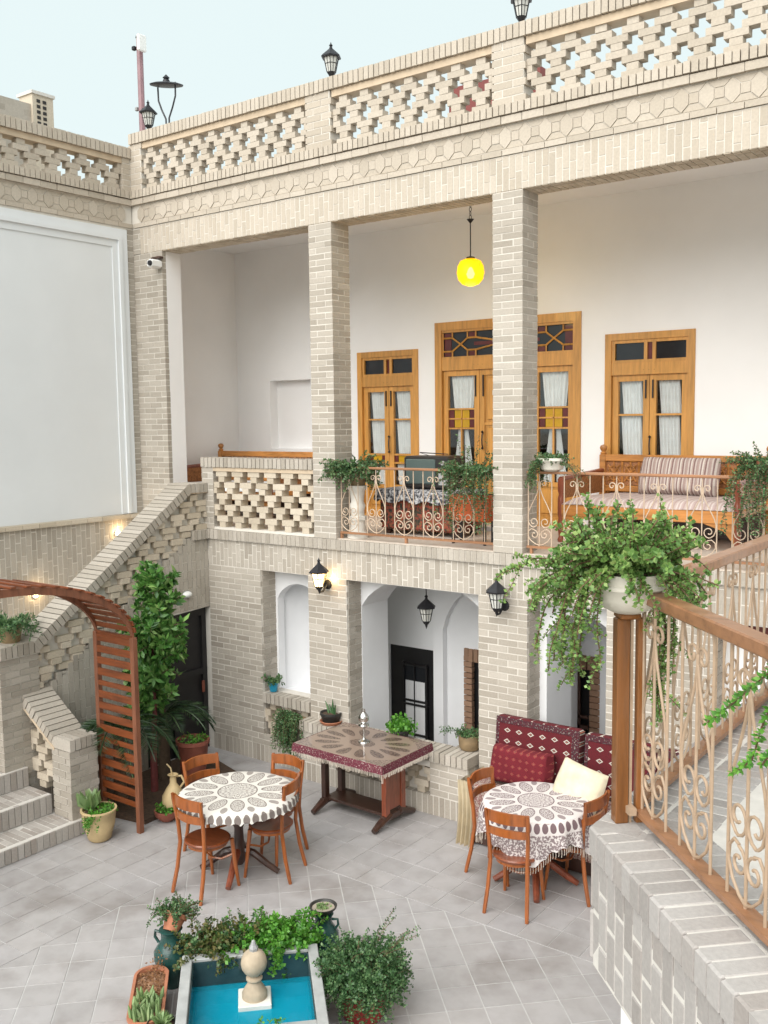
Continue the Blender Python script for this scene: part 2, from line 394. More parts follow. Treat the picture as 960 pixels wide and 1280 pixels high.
def longcloth():
    m, nt, b = newmat('long_table_cloth'); x, y, z = objxyz(nt)
    u = x/.57; v = y/.39; r = (u*u+v*v).sqrt(); th = E.m('ARCTAN2', v, u)*(14/(2*math.pi))
    a = th.fract()-.5; rr = (r-.72)/.26; pet = ((a/.33)*(a/.33)+rr*rr); petal = pet.lt(1.0)
    inner = E(noise(nt, 70, 3, world=False)).gt(.5)
    f = E.m('MAXIMUM', petal*(inner*.5+.5), r.lt(.26)*(inner*.6+.3))
    f = E.m('MAXIMUM', f, r.gt(1.1)*inner*.7)
    c = mixc(nt, f, (.27,.195,.15), (.065,.035,.028)); nt.links.new(c, b.inputs['Base Color'])
    b.inputs['Roughness'].default_value = .6; b.inputs['Coat Weight'].default_value = .8; b.inputs['Coat Roughness'].default_value = .06; return m
M['longcloth'] = longcloth()
def striped(name, cols, px, axis=0):
    m, nt, b = newmat(name); q = objxyz(nt)[axis]
    f = (q/px).fract(); n = nt.nodes.new('ShaderNodeValToRGB'); cr = n.color_ramp; cr.interpolation = 'CONSTANT'
    while len(cr.elements) < len(cols): cr.elements.new(.5)
    for i, e in enumerate(cr.elements): e.position = i/len(cols); e.color = (*cols[i], 1)
    nt.links.new(f.s, n.inputs[0]); c = mixc(nt, .4, n.outputs[0], ramp(nt, noise(nt, 150, 2, world=False), [(.3,(.6,.6,.6)),(.7,(1.2,1.2,1.2))]), 'MULTIPLY')
    nt.links.new(c, b.inputs['Base Color']); b.inputs['Roughness'].default_value = .95; return m
M['stripes'] = striped('striped_fabric', [(.36,.27,.24),(.50,.43,.39),(.24,.16,.15),(.56,.50,.45),(.38,.29,.26),(.20,.12,.11),(.48,.41,.37),(.33,.24,.22)], .115)
M['stripes_flat'] = striped('striped_mattress', [(.45,.36,.33),(.52,.45,.42),(.41,.31,.29),(.54,.47,.44),(.44,.34,.32),(.38,.28,.26)], .10)
def tilemat():
    m, nt, b = newmat('paving_tile'); r = piecerand(nt)
    c = ramp(nt, r, [(0,(.35,.334,.333)),(.5,(.39,.372,.370)),(1,(.37,.354,.357))])
    d = noise(nt, 1.3, 5); c = mixc(nt, .75, c, ramp(nt, d, [(.33,(.68,.65,.62)),(.48,(1,1,1)),(.8,(1.06,1.055,1.05))]), 'MULTIPLY')
    d2 = noise(nt, 6, 4); c = mixc(nt, .35, c, ramp(nt, d2, [(.35,(.72,.70,.68)),(.6,(1.06,1.06,1.06))]), 'MULTIPLY')
    nt.links.new(c, b.inputs['Base Color']); b.inputs['Roughness'].default_value = .55
    bump(nt, b, noise(nt, 40, 4), .12, .004); return m
M['tile'] = tilemat()
M['grout'] = simple('grout', (.50,.49,.48), .9, .15, 5, .2)
# ------------------------------------------------------------------ brick system
UNIT = {}
def unit(mat, bev=0):
    k = (mat.name, bev)
    if k not in UNIT:
        me = bpy.data.meshes.new('brick')
        if bev:
            b = MB().bbox((0, 0, 0), (1, 1, 1), .05); me.from_pydata(b.v, [], b.f)
        else: me.from_pydata([tuple(p) for p in _C], [], _F)
        me.materials.append(mat); me.update(); UNIT[k] = me
    return UNIT[k]
class Bricks:
    def __init__(s, parent, mat, name='brick', limit=300, jit=1.0, bev=0): s.p = parent; s.mat = mat; s.L = []; s.name = name; s.lim = limit; s.j = jit; s.bev = bev
    def add(s, c, d, rot=(0, 0, 0)):
        if min(d) < .004: return
        j = s.j; c = tuple(c[i]+random.uniform(-.0016, .0016)*j for i in range(3))
        d = tuple(d[i]*(1+random.uniform(-.012, .012)*j) for i in range(3))
        rot = tuple(rot[i]+random.uniform(-.006, .006)*j for i in range(3)); s.L.append((c, d, rot))
    def flush(s):
        sc = []
        for i, (c, d, r) in enumerate(s.L):
            x, y, z = proj(c); vis = -15 < x < 975 and -15 < y < 1295 and z > 0
            sc.append((max(d)/z if vis else -1, i))
        sc.sort(reverse=True); pick = {i for q, i in sc[:s.lim] if q > 0}
        me = unit(s.mat, s.bev); o3 = np.array(org(s.p)); rest = MB()
        for i, (c, d, r) in enumerate(s.L):
            if i in pick:
                o = bpy.data.objects.new(s.name, me); COL.objects.link(o); o.parent = s.p
                o.location = np.array(c)-o3; o.scale = d; o.rotation_euler = r
            else: rest.box(c, d, rotm(*r))
        if rest.v: rest.build(s.name+'work', s.mat, s.p, kind='stuff', fixn=False)
# plane mapping: 'y' = face looks to -y at y=face ; 'x' = face looks to +x at x=face ; 'X' = face looks to -x
def pm(plane, u, z, face, depth):
    if plane == 'y': return (u, face+depth, z)
    if plane == 'x': return (face-depth, u, z)
    return (face+depth, u, z)
def pd(plane, du, dz, th): return (du, th, dz) if plane == 'y' else (th, du, dz)
J = .0105
def courses(B, plane, u0, u1, z0, z1, face, ch=.068, L=.22, th=.06, holes=()):
    n = max(1, round((z1-z0)/ch)); ch = (z1-z0)/n
    for i in range(n):
        za, zb = z0+i*ch, z0+(i+1)*ch; zc = (za+zb)/2
        segs = [(u0, u1)]
        for (h0, h1, hz0, hz1) in holes:
            if hz0 < zc < hz1:
                segs = [q for a, b in segs for q in ((a, min(b, h0)), (max(a, h1), b)) if q[1]-q[0] > .02]
        for a, b in segs:
            off = u0-(L/2 if i % 2 else 0)+random.choice((0, 0, 0, .11))*0; k = math.floor((a-off)/L)
            u = off+k*L
            while u < b-.012:
                p, q = max(u, a), min(u+L, b)
                if q-p > .03:
                    pa_, qa_ = (p if p <= a+1e-6 else p+J/2), (q if q >= b-1e-6 else q-J/2)
                    B.add(pm(plane, (pa_+qa_)/2, zc, face, th/2), pd(plane, qa_-pa_, ch-J, th))
                u += L
def soldiers(B, plane, u0, u1, z0, z1, face, pitch=.068, th=.08):
    n = max(1, round((u1-u0)/pitch)); p = (u1-u0)/n
    for i in range(n): B.add(pm(plane, u0+(i+.5)*p, (z0+z1)/2, face, th/2), pd(plane, p-J, z1-z0-.006, th))
def vbond(B, plane, u0, u1, z0, z1, face, pitch=.068, L=.215, th=.06, holes=()):
    n = max(1, round((u1-u0)/pitch)); p = (u1-u0)/n
    for i in range(n):
        u = u0+(i+.5)*p; off = z0-(0, .108, .05, .15)[i % 4]
        z = off
        while z < z1-.012:
            a, b = max(z, z0), min(z+L, z1); z += L
            if b-a < .03: continue
            bad = False
            for (h0, h1, hz0, hz1) in holes:
                if h0 < u < h1:
                    if hz0 <= a and b <= hz1: bad = True
                    elif a < hz1 < b: a = hz1
                    elif a < hz0 < b: b = hz0
            if not bad and b-a > .03: B.add(pm(plane, u, (a+b)/2, face, th/2), pd(plane, p-J, b-a-J, th))
def latcourses(n, p, per):
    """per course: list of (centre offset in pitches, brick length); per = courses per hole row"""
    out = []
    for i in range(n):
        row, k = divmod(i, per); sh = .5 if row % 2 else 0.
        wide = (k == 1) if per == 3 else (k == 0)
        out.append((sh+.5, p*(.37 if wide else .69)))
    return out
def lattice(B, plane, u0, u1, z0, z1, face, p=.272, th=.11, ch=.071, per=2):
    n = max(2, round((z1-z0)/ch)); ch = (z1-z0)/n; m = max(1, round((u1-u0)/p)); p = (u1-u0)/m
    for i, (sh, L) in enumerate(latcourses(n, p, per)):
        z = z0+(i+.5)*ch
        for j in range(-1, m+1):
            c = u0+(j+sh)*p; a, b = max(c-L/2, u0), min(c+L/2, u1)
            if b-a > .02: B.add(pm(plane, (a+b)/2, z, face, th/2), pd(plane, b-a, ch-.003, th))
def gridwall(axis, t0, t1, u0, u1, z0, z1, holes):
    us = sorted({u0, u1, *[h[0] for h in holes], *[h[1] for h in holes]}); zs = sorted({z0, z1, *[h[2] for h in holes], *[h[3] for h in holes]})
    mb = MB()
    for a, b in zip(us, us[1:]):
        run = None
        for c, d in zip(zs, zs[1:]):
            uc, zc = (a+b)/2, (c+d)/2
            if any(h[0] < uc < h[1] and h[2] < zc < h[3] for h in holes): continue
            if axis == 'y': mb.bx(a, b, t0, t1, c, d)
            else: mb.bx(t0, t1, a, b, c, d)
    return mb
# ================================================================== SETTING
gmb = MB(); gmb.bx(-300, 300, -300, 300, -1.6, -1.5)
tag(gmb.build('ground', M['ground']), kind='structure')
ZF = 2.75
# courtyard floor and paving
fl = MB(); fl.bx(-.2, 12, -12, .28, -.5, -.0035)
FLOOR = tag(fl.build('courtyard_floor', M['grout']), kind='structure')
T = .267
def clip(poly, a, b, c):      # keep a*x+b*y<=c
    out = []
    for i in range(len(poly)):
        p, q = poly[i], poly[(i+1) % len(poly)]; fp = a*p[0]+b*p[1]-c; fq = a*q[0]+b*q[1]-c
        if fp <= 0: out.append(p)
        if fp*fq < 0: t = fp/(fp-fq); out.append((p[0]+t*(q[0]-p[0]), p[1]+t*(q[1]-p[1])))
    return out
def area(p): return .5*abs(sum(p[i][0]*p[(i+1) % len(p)][1]-p[(i+1) % len(p)][0]*p[i][1] for i in range(len(p))))
tiles = []
BX, BY = 3.463, -1.715
h = (T-.010)/2*math.sqrt(2)
for i in range(-30, 40):
    for j in range(-30, 40):
        # diagonal field: centres on a 45 degree grid
        cx = BX+(i+j)*T*math.sqrt(.5); cy = -3.037+(i-j)*T*math.sqrt(.5)
        if not (BX-.25 < cx < 8.7 and -7.5 < cy < BY+.25): continue
        p = [(cx+h, cy), (cx, cy+h), (cx-h, cy), (cx, cy-h)]
        p = clip(p, -1, 0, -(BX+.006)); p = clip(p, 0, 1, BY-.006) if len(p) > 2 else p
        if len(p) > 2 and area(p) > .002: tiles.append(p)
g = (T-.008)/2
for i in range(-9, 21):
    for j in range(-22, 8):
        cx = BX-T/2+i*T; cy = BY+T/2+j*T
        if not (1.0 < cx < 8.6 and -7.5 < cy < .2): continue
        if cx > BX and cy < BY: continue
        tiles.append([(cx-g, cy-g), (cx+g, cy-g), (cx+g, cy+g), (cx-g, cy+g)])
sc = []
for i, p in enumerate(tiles):
    c = np.mean(p, 0); x, y, z = proj((c[0], c[1], 0)); sc.append((1/z if -20 < x < 980 and y < 1310 and z > 0 else -1, i))
sc.sort(reverse=True); pick = {i for q, i in sc[:300] if q > 0}; rest = MB(); TM = {}
for i, p in enumerate(tiles):
    c = np.mean(p, 0); dz = random.uniform(-.0012, .0012)
    if i in pick:
        key = tuple(tuple(np.round(np.array(q)-c, 3)) for q in p)
        if key not in TM:
            b = MB().prism(key, 'z', -.02, 0); me = bpy.data.meshes.new('paving_tile'); me.from_pydata(b.v, [], b.f); me.materials.append(M['tile'])
            import bmesh
            bm = bmesh.new(); bm.from_mesh(me); bmesh.ops.recalc_face_normals(bm, faces=bm.faces); bm.to_mesh(me); bm.free(); TM[key] = me
        o = bpy.data.objects.new('paving_tile', TM[key]); COL.objects.link(o); o.parent = FLOOR
        o.location = (c[0], c[1], dz); o.rotation_euler = (random.uniform(-.002, .002), random.uniform(-.002, .002), 0)
    else: rest.prism(p, 'z', -.02, dz)
rest.build('paving', M['tile'], FLOOR, kind='stuff')
# ================================================================== HOUSE
HOUSE = thing('courtyard_house', 'two-storey pale brick house with open columned terrace over a low arcade', 'building', (1.2, 0, 0))
XE = 9.6
# --- lower storey wall
openings = [(2.065, 2.808, .85, 2.31), (3.36, 5.036, -.8, 2.31), (5.578, 6.385, -.8, 2.31), (7.36, 8.25, -.8, 2.31)]
lw = gridwall('y', .003, .25, .9, XE, -.9, 2.311, openings+[(2.065, 2.808, .30, .85)])
lw.bx(2.065, 2.808, .13, .25, .30, .85)
LW = lw.build('lower_wall', M['mortar'], HOUSE)
B = Bricks(LW, M['brick'], limit=330)
for a, b in ((1.2, 2.065), (2.808, 3.36), (5.036, 5.578), (6.385, 7.36), (8.25, XE)):
    courses(B, 'y', a, b, .20, 2.31, 0)
    soldiers(B, 'y', a, b, -.2, .20, 0)
courses(B, 'y', 2.065, 2.808, .20, .33, 0); soldiers(B, 'y', 2.065, 2.808, -.02, .20, 0)
for x in (2.065, 3.36, 5.578, 7.36): courses(B, 'x', .03, .25, .0, 2.31, x+.004 if 0 else x+.006, th=.02, L=.22)
B.flush()
B = Bricks(LW, M['brick_buff'], limit=60); lattice(B, 'y', 2.065, 2.808, .33, .72, .03, p=.25); B.flush()
sill = Bricks(LW, M['brick']); soldiers(sill, 'y', 2.065, 2.808, .725, .85, -.02, th=.26); sill.flush()
# --- band of upright bricks and slab edge
bd = MB().bx(1.2, XE, .003, .30, 2.3115, ZF-.10); BAND = bd.build('brick_band', M['mortar'], HOUSE)
B = Bricks(BAND, M['brick']); vbond(B, 'y', 1.2, XE, 2.312, 2.628, 0); B.flush()
sb = MB().bx(1.21, XE, -.022, 2.2, 2.635, ZF-.006); SLAB = sb.build('slab_edge', M['mortar'], HOUSE)
B = Bricks(SLAB, M['brick']); soldiers(B, 'y', 1.2, XE, 2.632, ZF, -.03, pitch=.066); B.flush()
MB().bx(-.43, XE, .02, 2.25, ZF-.004, ZF+.004).build('terrace_floor', M['terrace_tile'], HOUSE)
MB().bx(-.43, 1.21, .02, 2.25, 2.5, ZF-.006).build('terrace_slab', M['plaster'], HOUSE)
# --- upper columns
def column(x0, x1, z0, z1, name='column', y1=.30):
    core = MB().bx(x0+.003, x1-.003, .003, y1-.003, z0, z1).build(name, M['mortar'], HOUSE)
    B = Bricks(core, M['brick'], limit=230); n = round((z1-z0)/.063); ch = (z1-z0)/n; w_ = x1-x0; s = .105*(w_/.32); t = .008
    for i in range(n):
        z = z0+(i+.5)*ch; hh = ch-J
        def bk(a, b, c, d): B.add(((a+b)/2, (c+d)/2, z), (b-a-J+t*0, d-c-J, hh))
        xs = x0-J/2; xe = x1+J/2; ys = -J/2; ye = y1+J/2
        if i % 2 == 0:
            bk(xs, xe-s, ys, ys+.11); bk(xe-s, xe, ys, ys+.215); bk(xe-s, xe, ys+.215, ye); bk(xs, xe-s, ys+.11, ye)
        else:
            bk(xs, xs+s, ys, ys+.11); bk(xs+s, xe, ys, ys+.11); bk(xs+s, xe, ys+.11, ye); bk(xs, xs+s, ys+.11, ye)
    B.flush(); return core
column(2.912, 3.231, ZF, 6.146); column(5.204, 5.524, ZF, 6.146); column(7.86, 8.18, ZF, 6.146)
# --- corner pilaster
pil = MB().bx(-.1, .53, .003, .060, 0, 6.146).build('corner_pilaster', M['mortar'], HOUSE)
B = Bricks(pil, M['brick'], limit=170); courses(B, 'y', .0, .14, 6.15, 6.46, .0); courses(B, 'y', .0, .533, 1.9, 6.146, 0); B.flush()
# --- beam
bm_ = MB().bx(-.02, XE, .003, .30, 6.154, 6.47).build('beam', M['mortar'], HOUSE)
B = Bricks(bm_, M['brick_warm']); vbond(B, 'y', .14, XE, 6.148, 6.468, 0); B.flush()
B = Bricks(bm_, M['brick_buff'], limit=150)
for i in range(139):
    for y in (.045, .155, .255): B.add((.17+i*.068, y, 6.157), (.058, .10 if y > .05 else .08, .02))
B.flush()
# --- string courses and frieze of interlocking tiles
FR = MB().bx(-.05, XE, .013, .4, 6.472, 6.82).build('frieze', M['mortar'], HOUSE)
B = Bricks(FR, M['brick_warm'], limit=200)
for (z0, z1, y) in ((6.472, 6.528, -.012), (6.748, 6.822, -.03)):
    n = round((XE-.03)/.22)
    for i in range(n): B.add((.03+(i+.5)*.22, y+.05, (z0+z1)/2), (.214, .1, z1-z0-.006))
B.flush()
FT = {}
def frieze(parent, plane, u0, u1, face, zc=6.637, p=.207):
    H = .102; a = p*.29
    shapes = {'h': [(0, H), (a, .042), (a, -.042), (0, -H), (-a, -.042), (-a, .042)], 'r': [(a+.005, .040), (p-a-.005, .040), (p-a-.005, -.040), (a+.005, -.040)],
              't': [(.008, H), (p-.008, H), (p-a-.003, .048), (a+.003, .048)], 'b': [(.008, -H), (p-.008, -H), (p-a-.003, -.048), (a+.003, -.048)]}
    n = int((u1-u0)/p)
    for i in range(n):
        for k, poly in shapes.items():
            key = (k, plane)
            if key not in FT:
                mb = MB().prism([(x*.995, z*.985) for x, z in poly], 'y' if plane == 'y' else 'x', 0, .03 if plane == 'y' else -.03)
                me = bpy.data.meshes.new('frieze_tile'); me.from_pydata(mb.v, [], mb.f); me.materials.append(M['brick_warm'])
                import bmesh
                b2 = bmesh.new(); b2.from_mesh(me); bmesh.ops.recalc_face_normals(b2, faces=b2.faces); b2.to_mesh(me); b2.free(); FT[key] = me
            u = u0+(i+.5)*p
            if k == 'h' or i < n-1:
                x, y, zz = proj(pm(plane, u, zc, face, 0))
                if not (-60 < x < 1020): continue
                o = bpy.data.objects.new('frieze_tile', FT[key]); COL.objects.link(o); o.parent = parent
                prd = {'h': .002, 'r': .005, 't': .008, 'b': .008}[k]+random.uniform(-.002, .002)
                o.location = np.array(pm(plane, u, zc, face, prd))-np.array(org(parent))
frieze(FR, 'y', .06, XE, .0)
# --- terrace plaster walls, ceiling, roof
DOORS = [(1.84, 2.83, ZF, 4.942), (3.092, 5.092, ZF, 5.248), (5.385, 6.405, ZF, 4.966)]
bw = gridwall('y', 2.2, 2.45, -.7, XE, ZF-.3, 6.8, DOORS+[(.22, 1.0, 3.645, 4.622)])
bw.bx(.1, 1.1, 2.36, 2.6, 3.5, 4.7)
bw.build('back_wall', M['plaster'], HOUSE)
MB().bx(-.7, -.43, .29, 2.2, ZF-.3, 6.8).build('terrace_side_wall', M['plaster'], HOUSE)
MB().bx(-.43, .533, .062, .295, ZF-.3, 6.145).build('pilaster_back', M['plaster'], HOUSE)
MB().bx(-.7, XE, .3, 2.45, 6.49, 6.6).build('terrace_ceiling', M['plaster'], HOUSE)
MB().bx(-.7, XE, .3, 5.5, 6.6, 6.82).build('roof', M['plaster_grey'], HOUSE)
MB().bx(XE-.2, XE, .3, 2.2, ZF, 6.5).build('terrace_end_wall', M['plaster'], HOUSE)
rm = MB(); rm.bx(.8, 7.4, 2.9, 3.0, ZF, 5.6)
rm.build('dark_backing', M['shade_dark'], HOUSE)  # flat near-black panel, darkness of the unlit room put into its colour
# --- doors
def curtain(x0, x1, z0, z1, y, pinch=0., side=0, nx=36, nz=14):
    g = []
    for i in range(nz+1):
        t = i/nz; k = 1-pinch*math.sin(math.pi*min(1, t))*1.0 if pinch > 0 else 1
        if pinch < 0: k = 1+pinch*(1-t)          # tapers upwards
        row = []
        for j in range(nx+1):
            s = j/nx; cx = x0+(x1-x0)*(.5 if side == 0 else (0 if side < 0 else 1))
            x = x0+(x1-x0)*s; x = cx+(x-cx)*k
            row.append((x, y+.012*math.sin(s*34+math.sin(t*3))+.004*math.sin(s*61), z1+(z0-z1)*t))
        g.append(row)
    return MB().sheet(g)
def door_pull(x, z, D):
    k = MB().tube([(x, 2.2+.0, z-.1), (x, 2.185, z-.06), (x, 2.18, z), (x, 2.185, z+.06), (x, 2.2, z+.1)], .008, 6)
    k.lathe([(.0, -.02), (.02, 0), (.0, .02)], (x, 2.19, z-.1), 8); k.lathe([(.0, -.02), (.02, 0), (.0, .02)], (x, 2.19, z+.1), 8)
    k.build('handle', M['black_iron'], D, True)
def latch(x, z, D):
    k = MB()
    for dx in (-.06, 0, .06): k.lathe([(0, -.012), (.022, 0), (0, .012)], (x+dx, 2.205, z), 8, rot=rotm(R(90)))
    k.box((x, 2.208, z), (.16, .008, .012)); k.build('latch', M['black_iron'], D, True)
def leaf(D, x0, x1, z0, z1, rows, y=2.225):
    """rows: list of (kind, fraction) from top to bottom between stiles"""
    st = .07; W = M['door_wood']
    L = MB(); L.bx(x0, x0+st, y, y+.045, z0, z1); L.bx(x1-st, x1, y, y+.045, z0, z1); L.bx(x0+st, x1-st, y, y+.045, z1-st, z1); L.bx(x0+st, x1-st, y, y+.045, z0, z0+.09)
    a, b = x0+st, x1-st; z = z1-st; tot = z1-st-(z0+.09)
    for kind, fr in rows:
        hgt = tot*fr; zb = z-hgt
        if kind == 'bar': L.bx(a, b, y+.004, y+.04, zb, z)
        elif kind == 'panel':
            L.bx(a, b, y+.018, y+.035, zb, z); L.bbox(((a+b)/2, y+.016, (zb+z)/2), (b-a-.07, .02, hgt-.07), .008)
        elif kind == 'amber':
            k = b-a
            for q0, q1, mt in ((0, .22, 'red_glass'), (.24, .76, 'amber_glass'), (.78, 1, 'red_glass')):
                MB().bx(a+q0*k, a+q1*k, y+.02, y+.026, zb, z).build('pane', M[mt], D)
        elif kind == 'amber4':
            k = b-a; hz = hgt/2
            for r_ in range(2):
                for q0, q1, mt in ((0, .2, 'red_glass'), (.22, .48, 'amber_glass'), (.52, .78, 'amber_glass'), (.80, 1, 'red_glass')):
                    MB().bx(a+q0*k, a+q1*k, y+.02, y+.026, zb+r_*hz+.003, zb+(r_+1)*hz-.003).build('pane', M[mt], D)
            L.bx(a, b, y+.01, y+.035, zb+hz-.009, zb+hz+.009); L.bx(a+.49*k-.003, a+.51*k+.003, y+.01, y+.035, zb, z)
        elif kind[0] == 'c':
            MB().bx(a, b, y+.02, y+.025, zb, z).build('pane', M['glass'], D)
            pin = {'c': .12, 'ct': -.0, 'cv': .3, 'cb': -.35}[kind]
            if kind == 'cv': c = curtain(a+.02, b-.02, zb, z, y+.06, 0); c = MB().sheet([[(a+(b-a)*(.05+.10*t+(.9-.20*t)*s), y+.06+.012*math.sin(s*40), z+(zb-z)*t) for s in np.linspace(0, 1, 37)] for t in np.linspace(0, 1, 9)])
            elif kind == 'cb':
                for s0, s1, e0, e1 in ((.30, .47, .08, .46), (.53, .68, .55, .93)):
                    c = MB().sheet([[(a+(b-a)*((s0+(e0-s0)*t)+((s1-s0)+((e1-e0)-(s1-s0))*t)*s), y+.06+.011*math.sin(s*30), z+(zb-z)*t) for s in np.linspace(0, 1, 25)] for t in np.linspace(0, 1, 9)])
                    c.build('curtain', M['fabric_white'], D, True, fixn=False)
                L.bx((a+b)/2-.011, (a+b)/2+.011, y+.003, y+.035, zb, z); c = None
            else: c = MB().sheet([[(a+(b-a)*((.14 if kind == 'ct' else .05)+.08*t+(.80)*s), y+.06+.012*math.sin(s*38+t), z+(zb-z)*t) for s in np.linspace(0, 1, 33)] for t in np.linspace(0, 1, 7)])
            if c: c.build('curtain', M['fabric_white'], D, True, fixn=False)
        z = zb
    L.build('door_leaf', W, D)
def frame(D, x0, x1, z0, z1, bars=(), y0=2.185, y1=2.30, t=.075):
    f = MB(); f.bx(x0, x0+t, y0, y1, z0, z1); f.bx(x1-t, x1, y0, y1, z0, z1); f.bx(x0+t, x1-t, y0, y1, z1-t, z1)
    for za, zb in bars: f.bx(x0+t, x1-t, y0+.01, y1-.01, za, zb)
    f.build('door_frame', M['door_wood'], D)
def small_door(x0, x1, zt, label):
    D = MB().bx(x0, x1, 2.20, 2.32, ZF, ZF+.03).build('door', M['door_wood'], HOUSE, label=label)
    zr = zt-.46; frame(D, x0, x1, ZF, zt, [(zr, zr+.13)])
    a, b = x0+.075, x1-.075; w3 = b-a; tz0, tz1 = zr+.13, zt-.075
    f = MB()
    for q in (0, .43, .54, .97): f.bx(a+q*w3, a+q*w3+.03*w3+.012, 2.2, 2.26, tz0, tz1)
    f.bx(a, b, 2.202, 2.258, tz0, tz0+.035); f.bx(a, b, 2.202, 2.258, tz1-.035, tz1); f.build('transom', M['door_wood'], D)
    for q0, q1, mt in ((.05, .42, 'dark_glass'), (.47, .53, 'red_glass'), (.58, .96, 'dark_glass')):
        MB().bx(a+q0*w3, a+q1*w3, 2.225, 2.235, tz0+.03, tz1-.03).build('pane', M[mt], D)
    xm = (a+b)/2
    rows = [('c', .23), ('bar', .014), ('c', .285), ('bar', .016), ('amber', .055), ('bar', .016), ('c', .18), ('bar', .03), ('panel', .174)]
    leaf(D, a+.004, xm-.003, ZF+.03, zr, rows); leaf(D, xm+.003, b-.004, ZF+.03, zr, rows)
    latch(xm, zr+.05, D); door_pull(xm+.02, 3.72, D)
    for s in (-.04, .04): MB().box((xm+s, 2.215, zr-.16), (.014, .015, .2)).build('bolt', M['black_iron'], D)
small_door(1.84, 2.83, 4.942, 'narrow double door beside the brick column, behind the television')
small_door(5.385, 6.405, 4.966, 'narrow double door behind the carved daybed')
def big_door():
    x0, x1, zt = 3.092, 5.092, 5.248
    D = MB().bx(x0, x1, 2.20, 2.32, ZF, ZF+.03).build('door', M['door_wood'], HOUSE, label='wide door with latticed transom behind a brick column')
    zr = zt-.60; frame(D, x0, x1, ZF, zt, [(zr, zr+.14)], t=.1)
    a, b = x0+.1, x1-.1; z0, z1 = zr+.14, zt-.1
    f = MB(); f.bx(a, b, 2.2, 2.25, z0, z0+.03); f.bx(a, b, 2.2, 2.25, z1-.03, z1)
    zc = (z0+z1)/2; hz = (z1-z0)/2-.03
    def bar(p, q): f.tube([(p[0], 2.225, p[1]), (q[0], 2.225, q[1])], .011, 4)
    for xs, sg in ((a, 1), (b, -1)):
        X = lambda d: xs+sg*d
        bar((X(.0), z0), (X(.0), z1))
        bar((X(.14), zc+hz), (X(.14), zc+hz*.62)); bar((X(0), zc+hz*.55), (X(.14), zc+hz*.55)); bar((X(.14), zc-hz), (X(.14), zc-hz*.62)); bar((X(0), zc-hz*.55), (X(.14), zc-hz*.55))
        bar((X(.14), zc+hz*.55), (X(.26), zc)); bar((X(.14), zc-hz*.55), (X(.26), zc))
        bar((X(.26), zc), (X(.36), zc+hz*.5)); bar((X(.26), zc), (X(.36), zc-hz*.5))
        bar((X(.36), zc+hz*.5), (X(.36), zc+hz)); bar((X(.36), zc-hz*.5), (X(.36), zc-hz)); bar((X(.36), zc+hz*.5), (X(.50), zc+hz*.5)); bar((X(.36), zc-hz*.5), (X(.50), zc-hz*.5))
        bar((X(.48), zc+hz), (X(.48), zc+hz*.5)); bar((X(.48), zc-hz), (X(.48), zc-hz*.5)); bar((X(.48), zc+hz*.5), (X(.9), zc)); bar((X(.48), zc-hz*.5), (X(.9), zc))
    f.build('transom_lattice', M['door_wood'], D)
    MB().bx(a, b, 2.24, 2.25, z0, z1).build('pane', M['dark_glass'], D)
    for xs, sg in ((a, 1), (b, -1)):
        for d0, d1, s, t in ((.02, .12, .62, .95), (.02, .12, -.95, -.62), (.38, .47, .58, .95), (.38, .47, -.95, -.58), (.45, .75, -.14, .14), (.02, .12, -.45, .45)):
            MB().bx(min(xs+sg*d0, xs+sg*d1), max(xs+sg*d0, xs+sg*d1), 2.234, 2.239, zc+hz*s, zc+hz*t).build('pane', M['red_glass'], D)
    rows = [('cv', .235), ('bar', .012), ('amber4', .13), ('bar', .012), ('cb', .37), ('bar', .03), ('panel', .211)]
    e = [a, a+.53, (a+b)/2, b-.53, b]
    leaf(D, e[0]+.004, e[1]-.003, ZF+.03, zr, rows); leaf(D, e[3]+.003, e[4]-.004, ZF+.03, zr, rows)
    narrow = [('panel', .34), ('bar', .02), ('panel', .30), ('bar', .02), ('panel', .32)]
    leaf(D, e[1]+.003, e[2]-.003, ZF+.03, zr, narrow); leaf(D, e[2]+.003, e[3]-.003, ZF+.03, zr, narrow)
    latch(e[1]+.0, zr+.06, D); door_pull(e[1]+.06, 3.78, D)
    for s in (-.05, .06): MB().box((e[1]+s, 2.215, zr-.2), (.016, .015, .26)).build('bolt', M['black_iron'], D)
big_door()
# --- lower arcade: plastered arches behind the brick piers
def arch_panel(x0, x1, sx0, sx1, zs, zc, y0, y1, z0=-.8, z1=2.31, n=18):
    mb = MB(); mb.bx(x0, sx0, y0, y1, z0, z1); mb.bx(sx1, x1, y0, y1, z0, z1)
    pts = []
    for i in range(n+1):
        t = i/n; x = sx0+(sx1-sx0)*t; z = zs+(zc-zs)*(1-(2*t-1)**2)**.75; pts.append((x, z))
    for (xa, za), (xb, zb) in zip(pts, pts[1:]):
        if min(za, zb) < z1: mb.prism([(xa, min(za, z1-.002)), (xb, min(zb, z1-.002)), (xb, z1+.2), (xa, z1+.2)], 'y', y0, y1)
    return mb
PL = M['plaster_grey']
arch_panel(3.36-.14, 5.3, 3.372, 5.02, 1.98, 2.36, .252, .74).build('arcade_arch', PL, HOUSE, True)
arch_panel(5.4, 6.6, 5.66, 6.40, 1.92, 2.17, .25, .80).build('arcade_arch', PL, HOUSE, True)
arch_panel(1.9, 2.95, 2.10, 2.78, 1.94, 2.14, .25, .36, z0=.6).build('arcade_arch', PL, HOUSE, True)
nb = MB().sheet([[(2.05+.75*s, .36+.42*math.sin(math.pi*min(max(s, .0), 1))**.6, z) for s in np.linspace(0, 1, 15)] for z in (.6, 2.35)]); nb.bx(2.0, 2.9, .25, .9, .72, .80)
nb.build('niche_back', PL, HOUSE, True)
